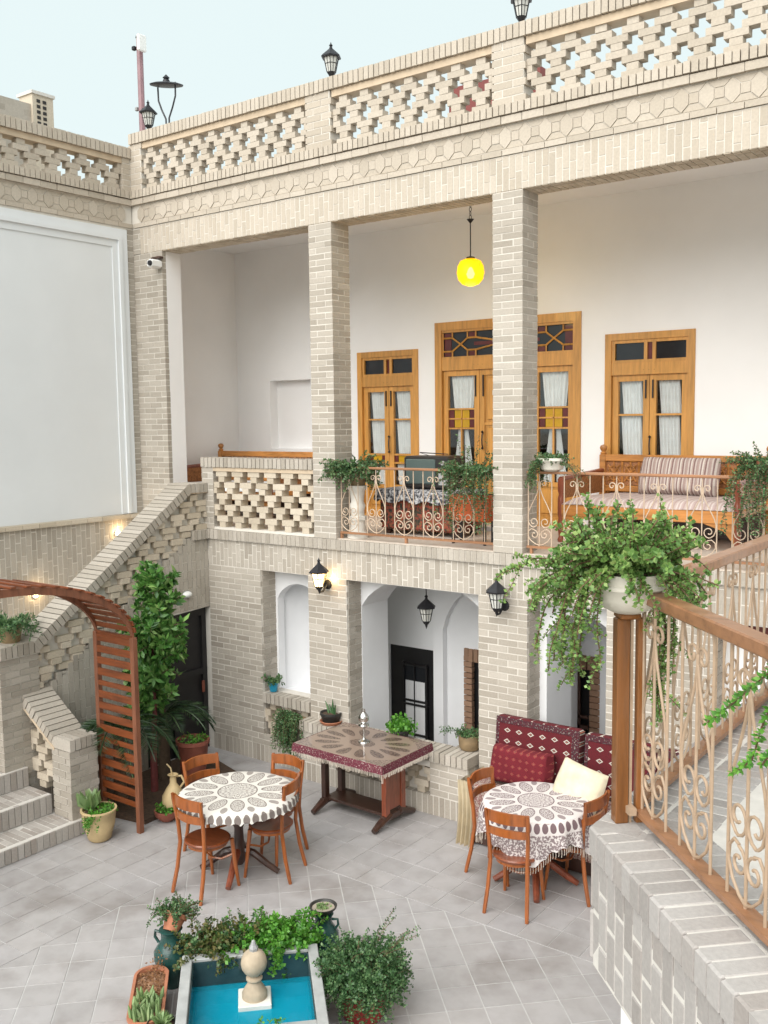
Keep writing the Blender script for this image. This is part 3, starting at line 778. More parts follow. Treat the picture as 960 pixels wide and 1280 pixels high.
lb = gridwall('y', 1.55, 1.7, 1.2, XE, -.9, 2.6, [(2.80, 3.47, -.75, 1.22), (3.93, 4.35, -.75, 1.30), (5.30, 5.62, -.75, 1.42)])
lb.build('arcade_back_wall', PL, HOUSE)
arch_panel(3.52, 4.9, 3.66, 4.6, 1.52, 2.05, 1.46, 1.55, z1=2.6).build('arcade_recess', PL, HOUSE, True)
ic = MB(); ic.bx(1.2, XE, .25, 1.7, 2.34, 2.5); ic.build('arcade_ceiling', PL, HOUSE)
MB().bx(1.2, XE, .25, 3, -.95, -.78).build('arcade_floor', M['terrace_tile'], HOUSE)
MB().bx(5.28, 5.40, .8, 1.55, -.9, 2.5).build('arcade_cross_wall', PL, HOUSE)
MB().bx(6.62, 6.75, .25, 1.55, -.9, 2.5).build('arcade_cross_wall', PL, HOUSE)
MB().bx(1.5, 8, 1.9, 2.0, -.9, 2.0).build('dark_backing', M['shade_dark'], HOUSE)  # near-black backing sheet, colour stands in for unlit depth behind the arcade
MB().bx(7.36, 8.25, .20, .24, 2.16, 2.31).build('maroon_strip', M['red_paint'], HOUSE); MB().bx(7.36, 8.25, .26, .30, -.8, 2.30).build('recess_panel', M['plaster'], HOUSE)  # maroon strip across the top of the opening, white panel behind
# dark lower door with curtained glass
LD = MB().bx(2.80, 3.47, 1.57, 1.62, -.75, 1.22); D = LD.build('lower_door', M['blackdoor'], HOUSE, label='black door with curtained glass under the arcade')
MB().bx(3.02, 3.37, 1.548, 1.556, -.2, 1.0).build('pane', M['dark_glass'], D)
MB().sheet([[(3.05+.29*s, 1.535+.003*math.sin(s*60), z) for s in np.linspace(0, 1, 33)] for z in (-.2, .42, .80)]).build('curtain', M['plaster_grey'], D, True, fixn=False)
k = MB()
for x in (3.02, 3.37): k.bx(x-.012, x+.012, 1.515, 1.55, -.25, 1.03)
for x in (3.19,): k.bx(x-.005, x+.005, 1.518, 1.548, -.2, 1.0)
for z in (1.0, .55, .50, .12, .06, -.2): k.bx(3.0, 3.39, 1.517, 1.549, z-.012, z+.012)
k.build('door_grille', M['blackdoor'], D)
def brick_doorway(x0, x1, zt, y):
    D = MB().bx(x0-.02, x1+.02, y+.10, y+.14, -.75, zt).build('arcade_doorway', M['blackdoor'], HOUSE)
    B = Bricks(D, M['brick_red'], limit=80)
    courses(B, 'y', x0-.02, x0+.09, -.7, zt, y, ch=.07); courses(B, 'y', x1-.09, x1+.02, -.7, zt, y, ch=.07); soldiers(B, 'y', x0-.02, x1+.02, zt-.14, zt+.02, y-.004)
    B.flush()
brick_doorway(3.93, 4.35, 1.30, 1.53); brick_doorway(5.30, 5.62, 1.42, 1.53)
wf = MB(); wf.bx(5.40, 5.43, 1.50, 1.53, .0, 1.28); wf.bx(5.30, 5.52, 1.50, 1.53, .62, .66); wf.bx(5.30, 5.52, 1.50, 1.53, .74, .77)
wf.build('window_bars', M['dark_wood'], HOUSE)
# ================================================================== ROOF PARAPETS
ZA, ZL0, ZL1, ZC0, ZC1 = 6.823, 6.925, 7.42, 7.49, 7.622
def parapet(P, plane, u0, u1, face, posts, drop=0.):
    ZL1, ZC0, ZC1 = 7.42-drop, 7.49-drop, 7.622-drop
    core = MB(); B1 = Bricks(P, M['brick_warm'], limit=300)
    soldiers(B1, plane, u0, u1, ZA+.004, ZL0, face-.045 if plane == 'y' else face+.045, pitch=.066, th=.2)
    soldiers(B1, plane, u0, u1, ZC0, ZC1, face-.02 if plane == 'y' else face+.02, pitch=.066, th=.22)
    B1.flush()
    pts = sorted(posts)
    for a, b in pts:
        p = (MB().bx(a+.02, b-.02, face+.003, face+.18, ZL0, ZC0) if plane == 'y' else MB().bx(face-.192, face-.003, a+.003, b-.003, ZL0, ZC0)).build('parapet_post', M['mortar'], P)
        Bp = Bricks(p, M['brick_warm'], limit=40); courses(Bp, plane, a, b, ZL0, ZC0, face, th=.2)
        Bp.flush()
    bays = []; cur = u0
    for a, b in pts:
        if a-cur > .1: bays.append((cur, a))
        cur = b
    if u1-cur > .1: bays.append((cur, u1))
    BL = Bricks(P, M['brick_warm'], limit=300, name='lattice_brick')
    for a, b in bays:
        lattice(BL, plane, a, b, ZL0, ZL1, face+.03 if plane == 'y' else face-.03, p=.28, ch=.062, th=.10, per=3)
        s = (MB().bx(a, b, face+.012, face+.18, ZL1, ZC0) if plane == 'y' else MB().bx(face-.18, face-.012, a, b, ZL1, ZC0)); s.build('parapet_strip', M['tan_stone'], P)
    BL.flush()
RP = thing('roof_parapet', 'pierced brick roof parapet above the columned terrace', 'parapet', (0, 0, ZA), group=None)
parapet(RP, 'y', .0, XE, 0, [(-.03, .22), (2.90, 3.26), (5.20, 5.55), (7.85, 8.2)])
LP = thing('roof_parapet', 'pierced brick roof parapet above the blank white wall panel', 'parapet', (0, -3, ZA))
parapet(LP, 'x', -4.5, -.0, 0, [(-3.2, -2.9), (-.12, .0)], drop=.165)
# ================================================================== LEFT WALL
SW = thing('side_wall', 'tall courtyard wall with framed white plaster panel over a brick dado', 'wall', (0, -3, 0))
core = MB().bx(-.35, -.003, -6, 0, -.5, 6.5).build('wall_core', M['mortar'], SW)
MB().bx(-.36, -.032, -6, .0, 6.50, 6.82).build('frieze_core', M['mortar'], SW)
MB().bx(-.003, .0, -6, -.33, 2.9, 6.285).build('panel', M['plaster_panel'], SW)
pf = MB()
for i, (d, w0, w1) in enumerate(((.018, 0, .09), (.034, .09, .14), (.012, .14, .225))):
    pf.bx(-.003, d, -6, -.108-w0-.0005, 6.41+.03-w1, 6.41+.03-w0); pf.bx(-.003, d+.0015, -.108-w1, -.108-w0, 2.9, 6.44-w0-.001)
pf.build('panel_moulding', M['plaster_panel'], SW)
B = Bricks(SW, M['brick'], limit=300); vbond(B, 'x', -6, 0, .0, 2.835, 0)
B.flush()
B = Bricks(core, M['brick_buff'], limit=60); 
for i in range(28): B.add((.0, -.11-.22*i, 2.865), (.07, .214, .05))
B.flush()
B = Bricks(core, M['brick'], limit=120); courses(B, 'x', -.105, 0, 2.9, 6.46, .0); B.flush()
FL = MB().bx(-.05, -.013, -6, 0, 6.47, 6.82).build('frieze', M['mortar'], SW)
B = Bricks(FL, M['brick_warm'], limit=60)
for (z0, z1, x) in ((6.472, 6.528, .012), (6.748, 6.822, .03)):
    for i in range(27): B.add((x-.05, -.11-.22*i, (z0+z1)/2), (.1, .214, z1-z0-.006))
B.flush(); frieze(FL, 'x', -4.2, -.02, 0)
# ================================================================== STAIRCASE
ST = thing('staircase', 'brick staircase with stepped lattice parapets and sloping copings', 'staircase', (1.2, -2.4, 0))
XS = [2.0, 1.62, 1.24, .86, .48]; ZS = [.15, .35, .55, .75, .95]; YA, YB_ = -4.6, -2.6
for i, (xs, zs) in enumerate(zip(XS, ZS)):
    z0 = ([0]+ZS)[i]; xb = XS[i+1] if i < 4 else -.0
    stp = MB().bx(min(xb-.05, xs-.3), xs-.012, YA, YB_+(.38 if i == 0 else .0), -.2, zs-.003).build('step', M['mortar_step'], ST)
    B = Bricks(stp, M['brick_step'], limit=120, jit=1.6)
    ye = -2.28 if i == 0 else YB_
    n = round((ye-YA)/.068); p = (ye-YA)/n
    for k in range(n):
        y = YA+(k+.5)*p; sh = random.uniform(-.02, .02)
        if zs-z0 > .19: B.add((xs-.03, y, (z0+zs)/2), (.06, p-J, zs-z0-.012))
        else: B.add((xs-.03, y, (z0+zs)/2+.0), (.06, p-J, zs-z0-.012))
        dp = xs-xb if i < 4 else .4
        B.add((xs-.06-(.135+sh)/2-.003, y, zs-.03), (.135+sh-.003, p-J, .06)); B.add((xs-.06-(.135+sh)-.003-(dp-.08-.135-sh)/2, y, zs-.03), (dp-.08-.135-sh-.0, p-J, .06))
    B.flush()
# second flight: hidden treads behind the tall parapet
f2 = MB()
for i in range(10): f2.bx(.02, .9, -2.45+i*.245, -2.45+(i+1)*.245+.02, .6, 1.1+(i+1)*.165)
f2.bx(.02, .9, -4.6, -2.43, .5, .95)
f2.build('upper_steps', M['mortar_step'], ST)
SLP = math.atan2(3.29-1.817, 2.467-.33)
def ztop(y): return 3.29+(y+.33)*math.tan(SLP) if y < -.33 else 3.31
# solid stair wall, plane x=1.2
DOORH = (-1.02, -.012, -.3, 1.785)
sw = MB()
sw.prism([(-2.4, -.3), (-1.05, -.3), (-1.05, 1.785), (.0, 1.785), (.0, 3.2), (-.35, 3.17), (-2.4, ztop(-2.4)-.12)], 'x', .92, 1.13)
STW = sw.build('stair_wall', M['mortar'], ST)
def zlat(y): return max(ztop(y)-.62, .0)
B = Bricks(STW, M['brick'], limit=200)
n = round(2.4/.068)
for i in range(n):
    y = -2.4+(i+.5)*2.4/n; zt = round(zlat(y)/.072)*.072
    if y > -.24: zt = 2.628
    z = -.1-(0, .108)[i % 2]
    while z < zt-.01:
        a, b = max(z, -.1), min(z+.215, zt); z += .215
        if -1.05 < y and b <= 1.785+.0: continue
        if -1.05 < y and a < 1.785: a = 1.787
        if b-a > .03: B.add((1.17, y, (a+b)/2), (.06, 2.4/n-J, b-a-J))
B.flush()
wallb = MB().prism([(-2.4, -.2), (-1.05, -.2), (-1.05, 1.75), (-.0, 1.79), (-.0, 2.62), (-.25, 2.62), (-.3, zlat(-.3)-.06), (-2.4, zlat(-2.4)-.06)], 'x', 1.12, 1.192).build('stair_wall_face', M['mortar'], ST)
# stepped lattice between wall and coping
B = Bricks(STW, M['brick_buff'], limit=260, name='lattice_brick', jit=2.0)
ch = .0715
for i in range(46):
    z = .1+(i+.5)*ch; p = .265; m0 = -2.45
    row, k = divmod(i, 2); s0 = .5 if row % 2 else 0; L = .12 if k == 0 else .20; cs = [m0+(j+s0)*p for j in range(12)]
    for c in cs:
        a, b = max(c-L/2, -2.4), min(c+L/2, -.0)
        if b-a < .03: continue
        yc = (a+b)/2
        if ztop(a)-.12 > z and zlat(yc) < z+.02 and ztop(yc)-.13 > z and not (yc > -.25 and z < 2.75):
            B.add((1.135+random.uniform(-.004, .012), yc, z), (.11, b-a, ch-.006))
B.flush()
# sloping coping
cs_ = MB(); L2 = math.hypot(2.467-.33, 3.29-1.817); n = round(L2/.068); pz = L2/n
slab = MB().prism([(-2.45, ztop(-2.45)-.125), (-.33, ztop(-.33)-.125), (.0, 3.19), (.0, 3.205), (-.33, ztop(-.33)-.095), (-2.45, ztop(-2.45)-.095)], 'x', .88, 1.205).build('coping_bed', M['tan_stone'], ST)
B = Bricks(slab, M['brick'], limit=80)
for i in range(n):
    s = (i+.5)*pz; y = -2.467+s*math.cos(SLP); z = 1.817+s*math.sin(SLP)
    c = (1.05, y+math.sin(SLP)*.055, z-math.cos(SLP)*.055)
    B.add(c, (.35, pz-J, .11), (SLP, 0, 0))
for i in range(5): B.add((1.05, -.33+.035+i*.066, 3.255), (.35, .056, .11), (SLP*(.5 if i == 0 else (.2 if i == 1 else 0)), 0, 0))
B.flush()
# dark door under the stair
SD = MB().bx(1.05, 1.09, -1.05, .0, -.3, 1.785).build('stair_door', M['blackdoor'], ST, label='black door in the stair wall behind the citrus tree')
k = MB()
for y in (-1.0, -.52, -.04): k.bx(1.09, 1.12, y-.035, y+.035, -.3, 1.785)
for z in (1.72, .98, .4, -.2): k.bx(1.09, 1.118, -1.05, 0, z-.04, z+.04)
k.build('door_frame', M['blackdoor'], SD); MB().bx(1.12, 1.14, -.1, -.07, .72, .86).build('handle', M['terracotta_dark'], SD)
# slab return on the stair side
B = Bricks(STW, M['brick'], limit=20)
for i in range(4): B.add((1.19, -.03-.066*i, 2.69), (.09, .056, .114))
B.flush()
# big corner post
pb = MB().bx(.83, 1.192, -2.832, -2.408, -.2, 1.70).build('stair_post', M['mortar'], ST)
B = Bricks(pb, M['brick'], limit=200); courses(B, 'x', -2.84, -2.40, .0, 1.70, 1.2); courses(B, 'y', .82, 1.2, .0, 1.70, -2.84); 
for i in range(7): B.add((1.06, -2.84+.035+i*.0645, 1.765), (.32, .055, .125))
B.flush()
MB().bx(.82, 1.21, -2.85, -2.395, 1.695, 1.705).build('post_bed', M['mortar'], ST)
# short lower parapet with sloping coping and end post
pa = MB().bx(1.662, 1.942, -2.592, -2.278, -.1, .83).build('stair_post', M['mortar'], ST)
B = Bricks(pa, M['brick'], limit=200); courses(B, 'x', -2.60, -2.27, .0, .84, 1.95, L=.215); courses(B, 'y', 1.655, 1.95, .15, .84, -2.60)
for i in range(5): B.add((1.80, -2.6+.033+i*.066, .90), (.31, .056, .115))
B.flush()
S1 = math.atan2(1.43-.97, 1.033-1.72); sl1 = math.atan2(1.43-.965, 1.70-1.033)
cb = MB().prism([(1.70, .845), (1.0, 1.315), (1.0, 1.285), (1.70, .815)], 'y', -2.605, -2.26).build('coping_bed', M['tan_stone'], ST)
B = Bricks(cb, M['brick'], limit=40); Lc = math.hypot(.70, .47); n = 12
ang = math.atan2(.47, .70)
for i in range(n):
    s = (i+.5)*Lc/n; x = 1.70-s*math.cos(ang); z = .96+s*math.sin(ang)
    B.add((x-math.sin(ang)*.055, -2.432, z-math.cos(ang)*.055), (Lc/n-J, .345, .11), (0, ang, 0))
B.flush()
B = Bricks(ST, M['brick_buff'], limit=80, name='lattice_brick', jit=2.0)
for i in range(16):
    z = .2+(i+.5)*.0715; k = i % 4; p = .2
    row, k = divmod(i, 2); p = .25; cs = [(1.0+(j+(.5 if row % 2 else 0))*p, .11 if k == 0 else .19) for j in range(4)]
    for c, L in cs:
        lim = .83+(1.70-c)*.67; low = .15+.2*max(0, math.floor((2.0-c)/.38)); low = [.15, .35, .55, .75][min(3, max(0, int((2.0-c)/.38)))]
        if low-.03 < z < lim-.01 and c+L/2 < 1.68: B.add((c, -2.43, z), (L, .2, .066))
B.flush()
# ================================================================== TERRACE LATTICE BALUSTRADE
BAL = thing('terrace_balustrade', 'pierced brick balustrade between stair top and first brick column', 'balustrade', (2.0, 0, ZF))
p = MB().bx(1.128, 1.312, .003, .20, ZF, 3.50).build('end_post', M['mortar'], BAL)
B = Bricks(p, M['brick'], limit=60); courses(B, 'y', 1.12, 1.32, ZF, 3.50, 0, th=.08); B.flush()
B = Bricks(BAL, M['brick'], limit=80); soldiers(B, 'y', 1.12, 2.912, 3.50, 3.618, -.015, pitch=.066, th=.24); B.flush()
B = Bricks(BAL, M['brick_buff'], limit=300, name='lattice_brick'); lattice(B, 'y', 1.32, 2.912, ZF+.03, 3.46, .01, p=.268, ch=.071, th=.12); B.flush()
MB().bx(1.32, 2.912, .0, .2, 3.455, 3.50).build('strip', M['tan_stone'], BAL); MB().bx(1.32, 2.912, .0, .2, ZF, ZF+.03).build('base_strip', M['mortar'], BAL)
# ================================================================== LOW WALL in front of the arcade
LOW = thing('low_wall', 'low brick wall with lattice openings behind the long table', 'wall', (4, 0, 0))
yf = -.16; xl, xr = 2.80, 5.0
c = MB(); c.bx(xl+.003, xr-.003, yf+.003, -.005, -.1, .20); c.bx(xl+.003, 3.30, yf+.003, -.005, .2, .56); c.bx(4.55, xr-.003, yf+.003, .2, .2, .56); c.bx(3.3, 4.55, -.06, -.02, .2, .56)
c.bx(3.30, 4.55, yf+.003, -.004, .50, .56); c.build('wall_core', M['mortar'], LOW)
B = Bricks(LOW, M['brick'], limit=300)
soldiers(B, 'y', xl, xr, -.0, .205, yf); courses(B, 'y', xl, 3.30, .21, .56, yf); courses(B, 'y', 4.55, xr, .21, .56, yf); courses(B, 'x', yf+.03, .38, .0, .56, xr)
soldiers(B, 'y', xl-.015, xr+.015, .565, .68, yf-.02, th=.27)
for i in range(5): B.add((4.86, .125+.068*i, .6225), (.30, .058, .113))
for x in (3.30, 4.55): courses(B, 'y', x-.0, x+.001, .2, .5, yf)
B.flush()
MB().bx(4.72, 5.0-.01, .05, .42, -.1, .565).build('end_pier', M['mortar'], LOW)
B = Bricks(LOW, M['brick_buff'], limit=120, name='lattice_brick', jit=2); lattice(B, 'y', 3.30, 4.55, .205, .55, yf+.02, p=.26); B.flush()
# ================================================================== NEAR LANDING
LA = thing('brick_landing', 'raised landing edged with whitewashed brick on edge beside the stair railing', 'landing', (8.8, -4.4, 0))
ZL = 2.40
poly = [(8.31, -.03), (8.31, -4.59), (9.98, -6.26), (12.5, -6.26), (12.5, -.03)]
inner = [(8.33, -.05), (8.33, -4.58), (9.99, -6.24), (12.4, -6.24), (12.4, -.05)]
MB().prism(inner, 'z', ZL-.25, ZL-.003).build('landing_floor', M['mortar_step'], LA)
wl_ = [(8.44, -.05), (8.44, -4.55), (10.05, -6.16), (12.4, -6.16), (12.4, -.05)]
MB().prism(wl_, 'z', -.3, 1.86).build('landing_wall', M['plaster'], LA)
MB().prism([(8.335, -.05), (8.335, -4.59), (9.985, -6.24), (12.4, -6.2), (12.4, -.05)], 'z', 1.82, ZL-.2).build('fascia_core', M['mortar_step'], LA)
M['brick_near'] = brickmat('brick_near', [(.31,.285,.27),(.37,.345,.33),(.41,.385,.37),(.335,.30,.28)], .35)
B = Bricks(LA, M['brick_near'], limit=300, bev=1)
d = np.array((1, -1))/math.sqrt(2); nrm = np.array((1, 1))/math.sqrt(2); P0 = np.array((8.31, -4.59))
n = 28; pt = .083
for i in range(n):
    c = P0+d*((i+.5)*pt)
    a = c+nrm*.105; B.add((a[0], a[1], ZL-.06), (pt-.007, .205, .12), (0, 0, -math.pi/4))
    a = c+nrm*.322; B.add((a[0], a[1], ZL-.035), (pt-.007, .215, .07), (0, 0, -math.pi/4))
    off = (0, .11)[i % 2]
    z = ZL-.125+off*0
    a = c+nrm*.065
    zz = [(ZL-.125, ZL-.125-.215), (ZL-.125-.222, ZL-.57)] if i % 2 == 0 else [(ZL-.125, ZL-.125-.11), (ZL-.125-.118, ZL-.125-.33), (ZL-.125-.338, ZL-.57)]
    for z1, z0 in zz: B.add((a[0], a[1], (z0+z1)/2), (pt-.007, .10, z1-z0-.001), (0, 0, -math.pi/4))
for i in range(62):
    y = -4.55+i*.083
    if y > -.1: break
    B.add((8.415, y, ZL-.06), (.205, pt-.007, .12)); B.add((8.635, y, ZL-.035), (.215, pt-.007, .07))
    B.add((8.37, y, ZL-.125-.11), (.10, pt-.007, .21)); B.add((8.37, y, ZL-.125-.33), (.10, pt-.007, .21))
B.flush()
# landing paving
B = Bricks(LA, M['tile'], limit=120, name='floor_tile', jit=.6)
for i in range(12):
    for j in range(18):
        cx, cy = 8.90+i*.3, -.3-j*.3
        if (cx-.16)+(cy-.16) < 4.20: continue
        B.add((cx, cy, ZL-.02), (.288, .288, .03))
B.flush()
tile_edge = [(8.74, -.1), (8.74, -4.35), (8.78, -4.40), (10.3, -5.92), (12.4, -5.92), (12.4, -.1)]
MB().prism(tile_edge, 'z', ZL-.03, ZL-.012).build('landing_bed', M['tile'], LA)
# ================================================================== RAILINGS
def spiral(cx, cz, r, a0, turns, sgn, n=22):
    return [(cx+sgn*r*(1-.75*t)*math.cos(a0+2*math.pi*turns*t), cz+r*(1-.75*t)*math.sin(a0+2*math.pi*turns*t)) for t in np.linspace(0, 1, n)]
def motif(w_, z0, H):
    """list of 2D polylines (u,z), centred on u=0"""
    out = []
    for s in (-1, 1):
        # upper teardrop: small scroll on top, bulging body, inner scroll at bottom
        body = [(s*u*w_, z0+H*z) for u, z in ((.06, .80), (.16, .74), (.36, .66), (.62, .57), (.84, .49), (.95, .42), (.93, .35), (.80, .29), (.60, .265))]
        body += spiral(s*w_*.48, z0+H*.33, H*.072, -math.pi/2, 1.1, s*-1, 16)
        out.append(body)
        out.append([(s*.06*w_, z0+H*.80)]+spiral(s*w_*.34, z0+H*.865, H*.052, math.pi*1.1, -1.15, s, 18))
        heart = [(s*u*w_, z0+H*z) for u, z in ((.02, .012), (.35, .03), (.72, .075), (.95, .14), (.90, .20), (.66, .235), (.40, .225))]
        heart += spiral(s*w_*.42, z0+H*.158, H*.062, math.pi/2, -1.1, s*-1, 16)
        out.append(heart)
    return out
def railing(name, label, p0, p1, zb, zt, iron, topw=.055, topd=.035, bw=.03, br=.0052, sp=.125, group=None, foot=(), sides=6, end_posts=True, rw='rail_wood'):
    p0 = np.array(p0, float); p1 = np.array(p1, float); L = np.linalg.norm(p1-p0); dr = (p1-p0)/L; a = math.atan2(dr[1], dr[0])
    Tg = thing(name, label, 'railing', ((p0[0]+p1[0])/2, (p0[1]+p1[1])/2, zb), group=group)
    mid = (p0+p1)/2
    MB().bbox((mid[0], mid[1], zt-topd/2), (L, topw, topd), .006, a).build('handrail', M[rw], Tg)
    MB().box((mid[0], mid[1], zb+.015), (L, bw, .022), a).build('bottom_bar', M[rw], Tg)
    n = max(3, round(L/sp)); s = L/n
    pos = lambda u: p0+dr*u
    for i in range(n+1):
        q = pos(min(max(i*s, .012), L-.012)); MB().tube([(q[0], q[1], zb+.02), (q[0], q[1], zt-topd)], br if 0 < i < n else br*1.3, sides).build('baluster', M[iron], Tg, True)
    H = zt-topd-zb-.025
    for i in range(1, n, 3):
        q = pos(i*s); k = MB()
        for pl in motif(s, zb+.026, H): k.tube([(q[0]+dr[0]*u, q[1]+dr[1]*u, z) for u, z in pl], br*.95, sides)
        k.build('scrollwork', M[iron], Tg, True)
    for u in foot:
        q = pos(u*L); MB().box((q[0], q[1], zb-.03), (.025, .025, .08)).build('foot', M[rw], Tg)
    return Tg
railing('terrace_railing', 'pink iron scroll railing between the two brick columns', (3.245, .07), (5.19, .07), ZF+.055, 3.545, 'rail_iron', topw=.04, topd=.026, foot=(.45, .995, .005))
railing('terrace_railing', 'pink iron scroll railing in front of the carved daybed', (5.54, .07), (7.85, .07), ZF+.055, 3.545, 'rail_iron', topw=.04, topd=.026, foot=(.02, .5, .99))
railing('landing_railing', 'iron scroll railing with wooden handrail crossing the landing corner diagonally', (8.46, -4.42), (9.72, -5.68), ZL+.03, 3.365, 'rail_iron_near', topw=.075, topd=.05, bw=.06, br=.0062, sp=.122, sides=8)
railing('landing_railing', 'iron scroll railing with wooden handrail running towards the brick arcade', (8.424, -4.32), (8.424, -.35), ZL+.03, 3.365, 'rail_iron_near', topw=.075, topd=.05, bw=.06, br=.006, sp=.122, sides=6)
# corner newel post of the landing
NP = thing('newel_post', 'square brown wooden newel post carrying the large trailing plant', 'post', (8.43, -4.43, ZL))
MB().bbox((8.392, -4.470, ZL+.42), (.054, .054, .85), .006, R(45)).build('post_shaft', M['post_wood'], NP)
MB().bbox((8.455, -4.425, ZL+.42), (.034, .034, .85), .004, R(45)).build('side_shaft', M['post_wood'], NP)
MB().box((8.427, -4.453, ZL+.42), (.012, .014, .85), R(45)).build('iron_strip', M['rail_iron_near'], NP)
MB().bbox((8.41, -4.455, ZL+.855), (.085, .085, .025), .006, R(45)).build('cap', M['post_wood'], NP)
MB().box((8.425, -4.462, ZL+.06), (.10, .03, .03), R(-45)).build('bracket', M['rail_iron_near'], NP)
# ================================================================== FOLIAGE TOOLS
class Leaves:
    def __init__(s): s.v = []; s.f = []; s.n = 0
    def add(s, pos, dirs, size, wid=.5, fold=.25):
        pos = np.asarray(pos, float); k = len(pos)
        if k == 0: return
        d = np.asarray(dirs, float); d /= np.linalg.norm(d, axis=1, keepdims=True)+1e-9
        rnd = RNG.normal(size=(k, 3)); side = np.cross(d, rnd); side /= np.linalg.norm(side, axis=1, keepdims=True)+1e-9
        up = np.cross(side, d); L = np.asarray(size)*np.ones(k); L = L[:, None]; W = L*wid*.5
        b = pos; t = pos+d*L; m = pos+d*L*.5-up*L*fold*.3; l = m+side*W+up*L*fold*.3; r = m-side*W+up*L*fold*.3
        V = np.stack([b, l, t, r], 1).reshape(-1, 3); i = np.arange(k)*4+s.n
        s.v.append(V); s.f.append(np.stack([i, i+1, i+2, i+3], 1)); s.n += 4*k
    def build(s, name, mat, parent, kind='stuff'):
        V = np.concatenate(s.v)-np.array(org(parent)); F = np.concatenate(s.f)
        # each leaf two triangles, folded on the midrib
        T1 = F[:, [0, 1, 2]]; T2 = F[:, [0, 2, 3]]; A = np.concatenate([T1, T2])
        me = bpy.data.meshes.new(name); me.vertices.add(len(V)); me.vertices.foreach_set('co', V.ravel())
        me.loops.add(len(A)*3); me.loops.foreach_set('vertex_index', A.ravel()); me.polygons.add(len(A))
        me.polygons.foreach_set('loop_start', np.arange(len(A))*3); me.polygons.foreach_set('loop_total', np.full(len(A), 3))
        me.materials.append(mat); me.update(); me.validate()
        o = bpy.data.objects.new(name, me); COL.objects.link(o); o.parent = parent; o['kind'] = kind; ORG[o.name] = org(parent); return o
def trail(o, d, L, droop=.35, step=.03, wob=.12, up=0):
    p = np.array(o, float); d = np.array(d, float); d /= np.linalg.norm(d); pts = [p.copy()]
    for i in range(max(2, int(L/step))):
        d = d+RNG.normal(size=3)*wob; d[2] -= droop*step*3; d /= np.linalg.norm(d); p = p+d*step; pts.append(p.copy())
    return pts
def leafy(lv, pts, size, dens=2, out=.8, jit=.35, wid=.5, start=0):
    P = np.array(pts); 
    if len(P) < 3: return
    Tn = np.gradient(P, axis=0); pos = []; dr = []
    for i in range(start, len(P)):
        for k in range(dens):
            t = Tn[i]/(np.linalg.norm(Tn[i])+1e-9); r = RNG.normal(size=3); r -= t*(r @ t); r /= np.linalg.norm(r)+1e-9
            dr.append(t*(1-out)+r*out+np.array((0, 0, .15))); pos.append(P[i]+(P[i-1]-P[i])*RNG.random())
    lv.add(pos, dr, size*(1+RNG.uniform(-jit, jit, len(pos))), wid)
def bushy(lv, st, c, rad, n, L, size, up=.6, droop=.3, dens=2, wid=.5, stems=True, spread=1.0):
    c = np.array(c, float)
    for i in range(n):
        a = RNG.random()*2*math.pi; e = RNG.uniform(up-.7, 1.0); r = RNG.random()**.5
        d = np.array((math.cos(a)*spread, math.sin(a)*spread, max(-.2, e)))
        o = c+np.array((math.cos(a)*rad[0]*r, math.sin(a)*rad[1]*r, RNG.uniform(0, rad[2])))
        p = trail(o, d, L*RNG.uniform(.45, 1.1), droop, .02, .14); leafy(lv, p, size, dens, wid=wid)
        if stems and st is not None: st.tube(p[::3]+[p[-1]], .0022, 3, False)
def pot(parent, c, prof, mat, soilz=None, soilr=None, n=20, name='pot'):
    MB().lathe(prof, c, n).build(name, mat, parent, True)
    if soilr: MB().lathe([(soilr, soilz-.01), (soilr*.7, soilz+.006), (.001, soilz+.008)], c, n).build('soil', M['soil'], parent, True)
def tpot(r, h, lip=.012): # tapered pot with rim, open inside
    return [(r*.70, 0), (r*.94, h*.80), (r*1.02, h*.80), (r*1.02, h), (r*.92, h), (r*.86, h*.86)]
def potted(name, label, loc, prof, mat, soil, make, group=None, sm='stem', lm='leaf_dark'):
    P = thing(name, label, 'plant', loc, group=group); lv = Leaves(); st = MB()
    if prof: pot(P, loc, prof, mat, *soil)
    make(np.array(loc, float), lv, st)
    lv.build('foliage', M[lm], P)
    if st.v: st.build('stems', M[sm], P)
    return P
